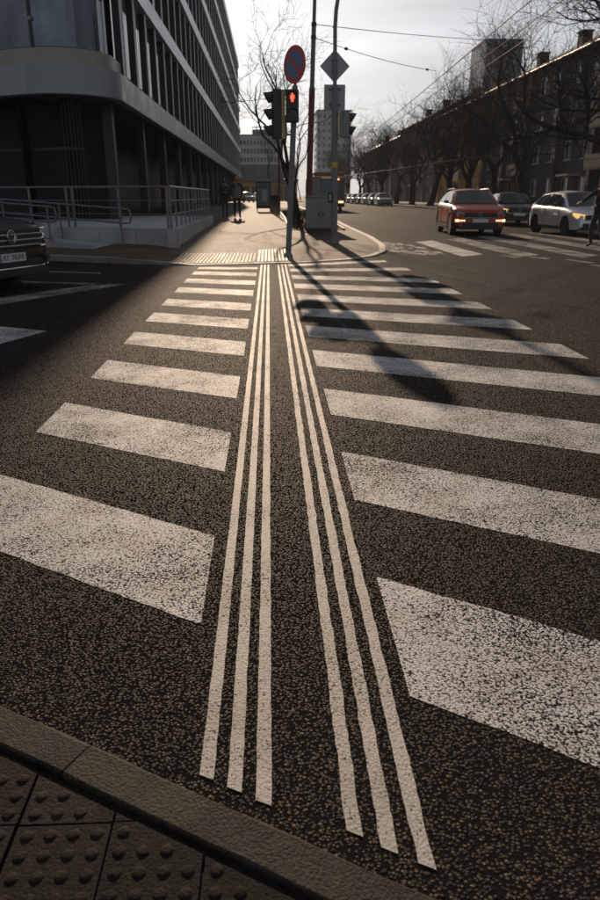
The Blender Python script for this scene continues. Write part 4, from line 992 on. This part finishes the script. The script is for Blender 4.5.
def make_car(label, loc, heading, paint_m, Lc=4.23, Wc=1.82, Hc=1.55, hood=(.88, 1.02), belt=1.05, wsx=(.98, 1.75), roofx=(1.75, 3.55), rear=4.12, wheel=.34, axles=(.86, 3.46),
             nose_z=.70, lights='off', rails=False, detail=2, name='parked_car', group=None, rimm=None, plate=True, hatch=True, cat='car', clad=False):
    """car in local space: front at y = 0 facing -y, length along +y"""
    rz = math.atan2(heading[1], heading[0]) + math.pi / 2
    t = thing(name, label, cat, loc, rz, group); hw = Wc / 2; sill = .23; Ra = wheel + .055
    def topz(y):
        prof = [(0, nose_z), (.05, nose_z + .10), (.16, hood[0] - .02), (.35, hood[0] + .03), (wsx[0], hood[1]), (1.6, belt), (rear - .5, belt + .03), (Lc - .12, belt - .02), (Lc - .03, belt - .18), (Lc, belt - .35)]
        for a_, b_ in zip(prof, prof[1:]):
            if y <= b_[0]: u = (y - a_[0]) / (b_[0] - a_[0]); return a_[1] + (b_[1] - a_[1]) * u
        return prof[-1][1]
    def halfw(y):
        e0 = max(0, 1 - y / .55); e1 = max(0, 1 - (Lc - y) / .5)
        return hw * (1 - .20 * e0 ** 2.2 - .14 * e1 ** 2.2)
    st = sorted(set([0, .05, .12, .22, .35] + [round(a + Ra * k, 3) for a in axles for k in (-1.02, -1, -.9, -.7, -.4, 0, .4, .7, .9, 1, 1.02)] + [1.55, 1.9, 2.3, 2.6, Lc - .5, Lc - .3, Lc - .12, Lc - .04, Lc]))
    b = MB(); rows_ = []
    for y in st:
        w_, tz = halfw(y), topz(y); bz = sill + (.03 if y < .1 or y > Lc - .1 else 0)
        for a in axles:
            if abs(y - a) <= Ra + 1e-4: bz = max(bz, wheel + math.sqrt(max(0, Ra * Ra - (y - a) ** 2)))
        zs_ = [bz, max(bz + .02, .40), max(bz + .04, .62), max(bz + .06, tz - .16), tz - .055, tz - .008, tz + .018, tz + .026]
        wf = [.975, 1.0, 1.0, .985, .94, .86, .5, 0]
        half = [(max(.1, w_ - .26), .215), (max(.1, w_ - .26), bz)] + [(w_ * f_, z) for f_, z in zip(wf, zs_)]
        ring = [(x, z) for x, z in half] + [(-x, z) for x, z in reversed(half[:-1])]
        rows_.append(len(b.v)); b.v += [(x, y, z) for x, z in ring]; nr = len(ring)
    for i in range(len(st) - 1):
        for k in range(nr):
            k2 = (k + 1) % nr; b.f.append((rows_[i] + k, rows_[i + 1] + k, rows_[i + 1] + k2, rows_[i] + k2)); b.m.append(1 if k in (0, 1, nr - 3, nr - 2, nr - 1) else 2 if clad and k in (2, nr - 4) else 0)
    b.f += [tuple(rows_[0] + k for k in range(nr)), tuple(rows_[-1] + k for k in range(nr - 1, -1, -1))]; b.m += [0, 0]
    body = b.build('body', [paint_m, m_under, m_trim], t, True)
    # cabin
    wb, wt = hw * .90, hw * .66; zr1 = Hc - .07
    def rail(s): return [Vector((s * wb, wsx[0], hood[1] - .01)), Vector((s * (wt + .02), wsx[1], zr1)), Vector((s * wt, (roofx[0] + roofx[1]) / 2, zr1 + .03)), Vector((s * wt * .96, roofx[1], zr1 - .03)), Vector((s * wb * .95, rear, belt))]
    Lr, Rr = rail(-1), rail(1); c = MB()
    def strip(p, q, bulge, n=6):
        vs = []
        for k in range(n + 1):
            u = k / n; v = p + (q - p) * u; vs.append((v.x, v.y + bulge[0] * 4 * u * (1 - u), v.z + bulge[1] * 4 * u * (1 - u)))
        return vs
    bl = [(-.10, 0.02), (-.06, .05), (0, .06), (.03, .05), (.08, .02)]; grid = [strip(p, q, bb) for p, q, bb in zip(Lr, Rr, bl)]
    base = len(c.v)
    for g in grid: c.v += g
    for i in range(4):
        for k in range(6): c.f.append((base + i * 7 + k, base + i * 7 + k + 1, base + (i + 1) * 7 + k + 1, base + (i + 1) * 7 + k)); c.m.append(0)
    for rl, s in ((Lr, -1), (Rr, 1)):
        bs = len(c.v); c.v += [tuple(v) for v in rl] + [(s * wb * 1.0, rl[1].y, belt - .02), (s * wb, rl[2].y, belt - .02), (s * wb * .985, rl[3].y, belt - .02)]
        for f_ in ((0, 5, 1), (5, 6, 2, 1), (6, 7, 3, 2), (7, 4, 3)): c.f.append(tuple(bs + k for k in f_)); c.m.append(0)
    cab = c.build('cabin', paint_m, t, True)
    def patch(rows4, n, off, nm, m=m_cglass, i0=.06, i1=.94, j0=.05, j1=.95):
        """glass patch over the grid rows a-b, slightly proud"""
        ga, gb_ = [Vector(v) for v in rows4[0]], [Vector(v) for v in rows4[1]]; g = MB(); K = 6
        def at(u, v):
            k = min(K - 1, int(u * K)); f_ = u * K - k; p = ga[k] + (ga[k + 1] - ga[k]) * f_; q = gb_[k] + (gb_[k + 1] - gb_[k]) * f_; return p + (q - p) * v
        for a in range(7):
            for bq in (0, 1): g.v.append(tuple(at(i0 + (i1 - i0) * a / 6, j0 if bq == 0 else j1) + off))
        for a in range(6): g.f.append((2 * a, 2 * a + 2, 2 * a + 3, 2 * a + 1)); g.m.append(0)
        o = g.build(nm, m, t, True); return o
    patch((grid[0], grid[1]), 6, Vector((0, -.012, .012)), 'windscreen'); patch((grid[4], grid[3]), 6, Vector((0, .012, .012)), 'rear_window', j0=.12)
    for s, rl in ((-1, Lr), (1, Rr)):
        yb_ = (wsx[1] + roofx[1]) / 2 + .02
        def sp_(y, f_):                # point on the side glass: y along the car, f_ from belt to roof rail
            x_b = wb; z_b = belt + .025
            pr_ = [(rl[0].y, rl[0].z, wb), (rl[1].y, rl[1].z, abs(rl[1].x)), (rl[2].y, rl[2].z, abs(rl[2].x)), (rl[3].y, rl[3].z, abs(rl[3].x)), (rl[4].y, rl[4].z, abs(rl[4].x))]
            for a_, b_ in zip(pr_, pr_[1:]):
                if y <= b_[0]: break
            u = max(0, min(1, (y - a_[0]) / (b_[0] - a_[0]))); zt, xt = a_[1] + (b_[1] - a_[1]) * u - .05, a_[2] + (b_[2] - a_[2]) * u
            f2 = f_ * (max(.0, zt - z_b)) / max(.05, (zt + .05 - (belt - .02)))
            return Vector((s * (x_b + (xt - x_b) * f2 + .012), y, z_b + max(.0, zt - z_b) * f_))
        for ya_, ye_ in ((wsx[0] + .30, yb_ - .04), (yb_ + .04, roofx[1] + .32)):
            g = MB(); n_ = 5
            for k in range(n_ + 1):
                y = ya_ + (ye_ - ya_) * k / n_; g.v += [tuple(sp_(y, 0)), tuple(sp_(y, 1))]
            for k in range(n_): g.f.append((2 * k, 2 * k + 2, 2 * k + 3, 2 * k + 1) if s < 0 else (2 * k, 2 * k + 1, 2 * k + 3, 2 * k + 2)); g.m.append(0)
            g.build('side_window', m_cglass, t, True)
        mz = MB().box((s * (hw + .06), wsx[0] + .42, belt + .05), (.17, .09, .11)).build('mirror', m_trim, t, bevel=.03)
        if rails: MB().tube([(s * (wt + .015), roofx[0] + .1, zr1 + .055), (s * (wt + .015), roofx[0] + .3, zr1 + .09), (s * wt, roofx[1] - .25, zr1 + .075), (s * wt, roofx[1] - .05, zr1 + .03)], .018, 6).build('roof_rail', m_chrome, t, True)
        if detail:
            for yh in (yb_ - .16, roofx[1] - .2): MB().box((s * (hw * 1.0), yh, belt - .14), (.02, .17, .03)).build('door_handle', paint_m, t)
            for yd in (wsx[0] + .38, yb_, roofx[1] + .12): MB().box((s * (hw * .996), yd, .66), (.012, .012, .62)).build('door_gap', m_trim, t)
            MB().box((s * hw * .985, (axles[0] + axles[1]) / 2, .27), (.05, axles[1] - axles[0] - 2 * Ra - .05, .10)).build('sill', m_trim, t)
    # wheels
    wm = MB()
    for ay in axles:
        for s in (-1, 1):
            M = Matrix.Translation((s * (hw - .11), ay, wheel)) @ Matrix.Rotation(R(90) * s, 4, 'Y')
            wh = MB().lathe([(wheel * .62, -.09), (wheel * .93, -.10), (wheel, -.07), (wheel, .07), (wheel * .93, .10), (wheel * .64, .095)], M, 22).build('wheel', m_tyre, t, True)
            r_ = MB().lathe([(wheel * .66, .05), (wheel * .66, .092), (wheel * .61, .092), (wheel * .59, .055), (.07, .045), (.06, .085), (.001, .09)], M, 22)
            for k in range(5):
                q = Matrix.Rotation(2 * math.pi * k / 5, 4, 'Z'); bb = MB().box((wheel * .34, 0, .075), (wheel * .55, .055, .025)); r_.add([M @ q @ Vector(v) for v in bb.v], bb.f)
            r_.build('rim', rimm or m_rim, wh, True)
    # front and rear fittings
    zg = (nose_z + .0)
    MB().box((0, -.008, zg - .02), (Wc * .62, .05, .15)).build('grille', m_trim, t, bevel=.01); MB().box((0, -.03, zg - .105), (Wc * .60, .02, .014)).build('chrome_line', m_chrome, t)
    MB().box((0, -.004, .37), (Wc * .66, .05, .14)).build('lower_intake', m_trim, t, bevel=.01)
    MB().box((0, .015, .265), (Wc * .78, .12, .09)).build('bumper_lip', m_trim, t, bevel=.01)
    for s in (-1, 1):
        hl = MB(); x0, x1 = s * Wc * .27, s * hw * .955
        pts = [(x0, -.034, zg - .07), (x1 * .94, .07, zg - .05), (x1 * 1.012, .24, zg + .05), (x1 * 1.0, .30, zg + .12), (x1 * .92, .085, zg + .115), (x0, -.02, zg + .06)]
        pts2 = [(x * .97, y + .09, z) for x, y, z in pts]; hl.add(pts + pts2, [tuple(range(6)) if s < 0 else tuple(range(5, -1, -1))] + [(k, (k + 1) % 6, 6 + (k + 1) % 6, 6 + k) for k in range(6)])
        hl.build('headlight', m_warm if lights == 'head' else m_amber if lights == 'amber' else m_lampoff, t)
        if lights == 'fog': MB().box((s * Wc * .37, .06, .505), (.34, .12, .085)).build('fog_light', m_warm, t, bevel=.012)
        MB().box((s * hw * .78, Lc - .025, belt - .16), (.30, .08, .15)).build('tail_light', m_tail, t, bevel=.02)
    if plate:
        pl_ = MB().box((0, -.035, .50), (.52, .012, .115)).build('number_plate', m_plate, t)
        MB().box((0, Lc + .008, .72), (.52, .012, .115)).build('number_plate', m_plate, t)
    if detail >= 2:
        e = MB(); q = Matrix.Translation((0, -.036, zg + .0)) @ Matrix.Rotation(R(90), 4, 'X')
        emblem(e, q, .062); e.build('emblem', m_chrome, t)
    return t
def emblem(e, q, r):
    """ring with a V above a W"""
    n = 24; e.tube([q @ Vector((r * math.cos(6.2832 * k / n), r * math.sin(6.2832 * k / n), 0)) for k in range(n + 1)], r * .09, 6, cap=False)
    P = lambda *l_: [q @ Vector((x * r, y * r, 0)) for x, y in l_]
    e.tube(P((-.38, .86), (0, .12), (.38, .86)), r * .08, 5); e.tube(P((-.82, .40), (-.36, -.80), (0, -.05), (.36, -.80), (.82, .40)), r * .08, 5)
m_red = mat('red_paint', (.36, .036, .009), .36, 0, .06, 2, spec=.3, coat=.12); m_blackp = mat('black_paint', (.009, .010, .012), .3, 0, .06, 2, spec=.35, coat=.12, rvar=.05); m_silver = carpaint('silver_paint', (.56, .58, .60), .3, .4)
m_whitep = carpaint('white_paint', (.55, .55, .54)); m_greyp = carpaint('grey_paint', (.10, .105, .11)); m_bluep = carpaint('navy_paint', (.03, .04, .07))
make_car('red crossover with silver roof rails and lit fog lamps', (7.20, 24.85, 0), (-.07, -.9975), m_red, lights='fog', rails=True, name='red_car', Hc=1.53, rimm=m_rimd, clad=True)
make_car('black car with lit yellow headlights behind the red crossover', (11.42, 33.3, zr(33.3)), (-.10, -.995), m_blackp, Hc=1.45, lights='amber', name='black_car', belt=.98, hood=(.82, .95), nose_z=.66, wheel=.32, Wc=1.78)
make_car('silver hatchback with lit headlight beside the person in black', (10.95, 24.0, 0), (.06, -.998), m_silver, Lc=3.97, Wc=1.70, Hc=1.46, lights='amber', name='silver_car', belt=.97, hood=(.80, .94), nose_z=.64, wheel=.31, axles=(.78, 3.25), wsx=(.92, 1.62), roofx=(1.62, 3.25), rear=3.86)
pk = [(13.6, 86, m_whitep, 'white'), (13.7, 92.5, m_greyp, 'grey'), (13.6, 99, m_silver, 'silver'), (13.7, 106, m_bluep, 'navy'), (13.6, 113, m_whitep, 'white'), (13.7, 120, m_greyp, 'grey'), (13.6, 128, m_blackp, 'black')]
for i, (x, y, m, cn) in enumerate(pk):
    after = {0: 'closest to the ochre house', 1: 'behind the closest white one', 2: 'in the row of parked cars', 3: 'in the row of parked cars', 4: 'beyond the navy car', 5: 'between a white and a black one', 6: 'last of the row'}[i]
    make_car(f'{cn} car parked along the right pavement, {after}', (x, y, .15), (0, -1), m, detail=0, group='cars parked along the right pavement', Hc=1.48, belt=.98, hood=(.84, .96), nose_z=.66)
make_car('white car parked past the end of the dark office building', (-3.0, 118, .33), (.3, -.95), m_whitep, detail=0, group='cars parked beyond the office building')
make_car('dark grey car parked beside the white one beyond the office building', (-.9, 124, .33), (.3, -.95), m_greyp, detail=0, group='cars parked beyond the office building')

# big black off-roader on the left, its front in frame
hv = Vector((.925, -.38, 0)).normalized(); lf = Vector((-hv.y, hv.x, 0))
fc = A(6, 232, 10.35); fc.z = 0
sv = make_car('large black off-road car with chrome grille in the side street', (fc.x, fc.y, 0), (hv.x, hv.y), m_blackp, Lc=4.88, Wc=1.98, Hc=1.72, hood=(.93, 1.06), belt=1.10, wsx=(1.25, 2.05), roofx=(2.05, 4.1), rear=4.75, wheel=.375, axles=(.93, 3.82), nose_z=.80, detail=1, name='black_off_roader', plate=False, rails=True)
g = MB().box((0, -.035, .735), (1.26, .05, .27)).build('upper_grille', m_trim, sv, bevel=.02)
for z in (.64, .715, .79): MB().box((0, -.068, z), (1.24, .02, .022)).build('chrome_bar', m_chrome, g, bevel=.004)
e = MB(); emblem(e, Matrix.Translation((0, -.088, .765)) @ Matrix.Rotation(R(90), 4, 'X'), .085); e.build('emblem', m_chrome, g)
for s in (-1, 1):
    b = MB(); b.tube([(s * .60, -.06, .615), (s * .74, -.02, .615), (s * .86, .10, .66), (s * .88, .16, .74)], .014, 6); b.tube([(s * .62, -.05, .86), (s * .78, .0, .855), (s * .88, .12, .86)], .012, 6); b.build('chrome_frame', m_chrome, sv, True)
    b = MB(); b.tube([(s * .66, -.03, .72), (s * .80, .03, .72), (s * .88, .14, .76)], .016, 6); b.build('light_strip', m_lampoff, sv, True)
    MB().box((s * .80, .04, .45), (.22, .10, .10), rz=s * R(-28) * -1).build('side_intake', m_trim, sv, bevel=.01)
MB().tube([(-.86, .06, .34), (-.6, -.03, .33), (.6, -.03, .33), (.86, .06, .34)], .016, 6).build('chrome_strip', m_chrome, sv, True)
npl = MB().box((0, -.058, .485), (.52, .012, .115)).build('number_plate', m_plate, sv)
tm = text_mesh('BT  783FB', .098, .0015, m_ink); o = piece('lettering', tm, npl, (.012, -.0665, .485)); o.rotation_euler = (R(90), 0, 0)
bs_ = MB().box((-.243, -.066, .485), (.03, .003, .11)).build('blue_strip', m_signblue, npl)

# city bus
bt = thing('city_bus', 'red-topped city bus with dark windscreen behind the control cabinets', 'bus', (4.72, 58.5, .15))
m_busred = carpaint('bus_red', (.36, .022, .018), .35, 0); m_buswhite = carpaint('bus_cream', (.50, .47, .42), .35, 0); m_lit = mat('lit_display', (.5, .3, .1), .4, emit=(1.0, .5, .12), estr=1.6)
MB().span((-1.26, 0, .32), (1.26, 12, 2.45)).build('body', m_busred, bt, bevel=.08)
MB().span((-1.25, .03, 2.451), (1.25, 11.97, 2.62)).build('white_band', m_buswhite, bt, bevel=.03)
MB().span((-1.16, .12, 2.621), (1.16, 11.9, 2.92)).build('roof', m_busred, bt, bevel=.08)
MB().span((-1.16, -.03, .95), (1.16, -.002, 2.28)).build('windscreen', m_cglass, bt); MB().span((-.8, -.028, 2.30), (.8, -.002, 2.43)).build('display', m_lit, bt)
MB().span((-1.2, -.05, .34), (1.2, -.002, .52)).build('bumper', m_trim, bt)
for s in (-1, 1):
    for i in range(7): MB().span((s * 1.262, .5 + i * 1.6, 1.0), (s * 1.28, 1.95 + i * 1.6, 2.2)).build('side_window', m_cglass, bt)
    MB().span((s * .75, -.04, .62), (s * 1.15, -.002, .78)).build('headlight', m_warm, bt)
    arm_ = MB().tube([(s * 1.2, 0, 2.3), (s * 1.5, -.25, 2.3), (s * 1.52, -.27, 2.15)], .025, 6).build('mirror_arm', m_trim, bt); MB().box((s * 1.52, -.27, 1.9), (.2, .1, .48)).build('mirror', m_trim, arm_, bevel=.03)
    for y in (2.6, 9.2): MB().lathe([(.3, -.12), (.48, -.12), (.48, .12), (.3, .12), (.001, .06)], Matrix.Translation((s * 1.14, y, .48)) @ Matrix.Rotation(R(90) * s, 4, 'Y'), 20).build('wheel', m_tyre, bt, True)

# ------------------------------------------------------------------ people
m_skin = mat('skin', (.42, .25, .18), .6, 0, .1, 9); m_hair = mat('hair', (.035, .022, .015), .7); m_jblack = mat('black_jacket', (.016, .016, .018), .85, 0, .2, 8); m_jgrey = mat('grey_top', (.16, .165, .17), .9, 0, .2, 8)
m_jean = mat('dark_trousers', (.025, .028, .036), .9, 0, .2, 8); m_shoe = mat('dark_shoes', (.012, .012, .012), .6); m_cap = mat('orange_cap', (.45, .13, .03), .8); m_redv = mat('red_vest', (.12, .014, .012), .85)
def person(label, loc, face, H_, pose, cloth, head_item=None, name='person'):
    """one skinned body; pose = dict of joints in metres for a 1.75 m figure, facing -y, +x = figure's left... mirrored freely"""
    k = H_ / 1.75; J = dict(pelvis=(0, 0, .95), waist=(0, .0, 1.08), chest=(0, -.01, 1.30), neck=(0, 0, 1.48), skull=(0, -.02, 1.56), crown=(0, -.015, 1.66))
    J.update(pose); names = list(J); idx = {n: i for i, n in enumerate(names)}
    E = [('pelvis', 'waist'), ('waist', 'chest'), ('chest', 'neck'), ('neck', 'skull'), ('skull', 'crown')]
    for s in 'lr': E += [('pelvis', 'hip' + s), ('hip' + s, 'knee' + s), ('knee' + s, 'ank' + s), ('ank' + s, 'toe' + s), ('chest', 'sho' + s), ('sho' + s, 'elb' + s), ('elb' + s, 'wri' + s), ('wri' + s, 'palm' + s)]
    vs = [Vector(J[n]) * k for n in names]; rad = {'pelvis': .135, 'waist': .13, 'chest': .145, 'neck': .058, 'skull': .088, 'crown': .085}
    for s in 'lr': rad.update({'hip' + s: .095, 'knee' + s: .066, 'ank' + s: .046, 'toe' + s: .040, 'sho' + s: .075, 'elb' + s: .055, 'wri' + s: .036, 'palm' + s: .034})
    rr = [rad[n] * k for n in names]; ed = [(idx[a], idx[b_]) for a, b_ in E]
    for s, sg_ in (('l', 1), ('r', -1)):             # five unequal, slightly curled fingers
        w0, p0 = Vector(J['wri' + s]) * k, Vector(J['palm' + s]) * k; d = (p0 - w0).normalized(); side = d.cross(Vector((0, 0, 1)) if abs(d.z) < .8 else Vector((0, 1, 0))).normalized(); dn = d.cross(side)
        for f_, (o_, ln) in enumerate(((-.028, .060), (-.010, .075), (.010, .080), (.028, .070))):
            a = p0 + side * o_ * k + d * .015 * k; m1 = a + d * ln * .55 * k + dn * .008 * k; m2 = m1 + d * ln * .4 * k + dn * .025 * k
            i0 = len(vs); vs += [a, m1, m2]; rr += [.011 * k, .0095 * k, .008 * k]; ed += [(idx['palm' + s], i0), (i0, i0 + 1), (i0 + 1, i0 + 2)]
        a = w0 + (p0 - w0) * .45 - side * .030 * k; m1 = a + (d * .7 - side * .6) * .035 * k; m2 = m1 + d * .028 * k
        i0 = len(vs); vs += [a, m1, m2]; rr += [.013 * k, .011 * k, .009 * k]; ed += [(idx['palm' + s], i0), (i0, i0 + 1), (i0 + 1, i0 + 2)]
    me = bpy.data.meshes.new('body'); me.from_pydata([tuple(v) for v in vs], ed, []); tmp = bpy.data.objects.new('tmp_body', me); col.objects.link(tmp)
    mo = tmp.modifiers.new('skin', 'SKIN'); tmp.modifiers.new('sub', 'SUBSURF').levels = 1; tmp.modifiers['sub'].render_levels = 1
    if not me.skin_vertices: me.attributes.new('sk', 'FLOAT', 'POINT')
    sk = me.skin_vertices[0].data
    for i in range(len(vs)): sk[i].radius = (rr[i], rr[i]); sk[i].use_root = (i == 0)
    for n_, (fx, fy) in {'chest': (1.25, .85), 'pelvis': (1.15, .9), 'waist': (1.1, .85)}.items(): sk[idx[n_]].radius = (rr[idx[n_]] * fx, rr[idx[n_]] * fy)
    bpy.context.view_layer.update(); dg = bpy.context.evaluated_depsgraph_get(); nm = bpy.data.meshes.new_from_object(tmp.evaluated_get(dg)); bpy.data.objects.remove(tmp)
    mats = [m_skin, cloth['top'], cloth['legs'], m_shoe, cloth.get('inner', cloth['top'])]
    nm.materials.clear(); [nm.materials.append(m) for m in mats]; nm.name = 'body'
    bone_m = {}
    for a, b_ in E:
        q = b_.rstrip('lr') if b_[-1] in 'lr' and b_ not in () else b_
        bone_m[(a, b_)] = 3 if b_.startswith('toe') else 2 if b_[:3] in ('hip', 'kne', 'ank') else 0 if b_[:4] in ('palm', 'skul', 'crow') else 1
    segs = [(Vector(J[a]) * k, Vector(J[b_]) * k, m) for (a, b_), m in bone_m.items()]
    for s in 'lr': segs.append((Vector(J['palm' + s]) * k, (Vector(J['palm' + s]) * 2 - Vector(J['wri' + s])) * k, 0))
    for p in nm.polygons:
        c_ = p.center; best = min(segs, key=lambda sg_: (c_ - (sg_[0] + (sg_[1] - sg_[0]) * max(0, min(1, (c_ - sg_[0]).dot(sg_[1] - sg_[0]) / max(1e-6, (sg_[1] - sg_[0]).length_squared))))).length); p.material_index = best[2]
        if best[2] == 1 and 'inner' in cloth and abs(c_.x) < .075 * k and c_.y < -.03 * k and c_.y > -.17 * k and c_.z > cloth.get('cut', .95) * k: p.material_index = 4
        p.use_smooth = True
    t = thing(name, label, 'person', loc, math.atan2(face[1], face[0]) + math.pi / 2)
    piece('body', nm, t)
    hc = Vector(J['skull']) * k + Vector((0, -.01, .045)) * k
    hd_ = MB()                                      # face: nose, ears, eyes on the head of the skinned body
    hd_.box(hc + Vector((0, -.098 * k, -.02 * k)), (.022 * k, .03 * k, .04 * k)); [hd_.box(hc + Vector((s * .092 * k, .005, -.015 * k)), (.018 * k, .04 * k, .06 * k)) for s in (-1, 1)]
    hd_.build('face', m_skin, t, bevel=.004)
    ey = MB(); [ey.box(hc + Vector((s * .034 * k, -.088 * k, .005 * k)), (.026 * k, .012 * k, .012 * k)) for s in (-1, 1)]; ey.box(hc + Vector((0, -.088 * k, -.062 * k)), (.045 * k, .01 * k, .010 * k)); ey.build('eyes_and_mouth', m_hair, t)
    hr = MB(); pr_ = [(.098 * math.cos(R(a)), .105 * math.sin(R(a))) for a in range(-30, 91, 15)]; pr_[-1] = (.001, .105)
    hr.lathe([(r_ * k, h_ * k) for r_, h_ in pr_], Matrix.Translation(hc + Vector((0, .022 * k, .028 * k))), 16); hr.build('cap' if head_item else 'hair', head_item or m_hair, t, True)
    if head_item: MB().box(hc + Vector((0, -.11 * k, .055 * k)), (.15 * k, .09 * k, .012 * k)).build('cap_peak', head_item, t, bevel=.004)
    jk = MB(); jk.lathe([(.155 * k, .0), (.165 * k, .03 * k), (.172 * k, .28 * k), (.168 * k, .40 * k)], Matrix.Translation(Vector((0, .005, .86 * k))) @ Matrix.Diagonal((1.12, .86, 1, 1)), 16)
    jk.f = [f for f in jk.f if len(f) == 4]; jk.m = [0] * len(jk.f); jk.build('jacket_skirt', cloth['top'] if 'cut' in cloth or 'inner' not in cloth else cloth['inner'], t, True)
    return t
walk = dict(hipl=(.09, 0, .90), kneel=(.10, -.12, .50), ankl=(.10, -.10, .09), toel=(.11, -.24, .045), hipr=(-.09, 0, .90), kneer=(-.10, .03, .48), ankr=(-.10, .20, .12), toer=(-.10, .10, .045),
            shol=(.19, 0, 1.42), elbl=(.26, .06, 1.15), wril=(.25, -.04, .93), palml=(.24, -.08, .87), shor=(-.19, 0, 1.42), elbr=(-.26, .05, 1.15), wrir=(-.25, -.05, .93), palmr=(-.24, -.09, .87))
hold = dict(walk); hold.update(elbl=(.24, .03, 1.14), wril=(.08, -.20, 1.16), palml=(.03, -.23, 1.18), elbr=(-.24, .03, 1.14), wrir=(-.08, -.20, 1.16), palmr=(-.03, -.23, 1.18),
                               kneel=(.10, .03, .48), ankl=(.10, .12, .10), toel=(.10, .0, .045), kneer=(-.10, -.10, .50), ankr=(-.10, -.12, .08), toer=(-.10, -.26, .045))
pA = A(237.5, 217.3, 34.9); person('person in orange cap, open dark jacket and grey top walking on the pavement', (pA.x, 34.9, zp(pA.x, 34.9)), (.15, -1), 1.84, walk, dict(top=m_jblack, legs=m_jean, inner=m_jgrey), m_cap)
pB = A(225.5, 216, 36.2); person('person in black jacket and jeans holding hands together, walking by the glass facade', (pB.x, 36.2, zp(pB.x, 36.2)), (.1, -1), 1.72, hold, dict(top=m_jblack, legs=mat('blue_jeans', (.03, .045, .08), .9, 0, .2, 8)))
reach = dict(walk); reach.update(elbr=(-.20, -.26, 1.26), wrir=(-.16, -.48, 1.14), palmr=(-.15, -.56, 1.12), elbl=(.25, -.10, 1.16), wril=(.20, -.30, 1.05), palml=(.19, -.37, 1.03),
                                 kneer=(-.09, -.13, .49), ankr=(-.09, -.08, .09), toer=(-.09, -.22, .045), kneel=(.09, .03, .48), ankl=(.09, .16, .11), toel=(.09, .05, .045))
pC = G(593, 247.5); person('person in black jacket with red vest, arm stretched out, stepping onto the road', (pC.x + .05, pC.y, 0), (-.97, -.25), 1.76, reach, dict(top=m_jblack, legs=m_jean, inner=m_redv, cut=1.25))

# ------------------------------------------------------------------ thin morning haze in the street
hz = MB().span((-1200, -60, -1.2), (1200, 1800, 75)).build('haze', [], None); hz['kind'] = 'stuff'
mh = bpy.data.materials.new('haze'); mh.use_nodes = True; hn = mh.node_tree; hn.nodes.clear()
pv_ = hn.nodes.new('ShaderNodeVolumePrincipled'); pv_.inputs['Color'].default_value = (.80, .90, 1, 1); pv_.inputs['Density'].default_value = .00042; pv_.inputs['Anisotropy'].default_value = 0
ho = hn.nodes.new('ShaderNodeOutputMaterial'); hn.links.new(pv_.outputs[0], ho.inputs['Volume']); hz.data.materials.append(mh)
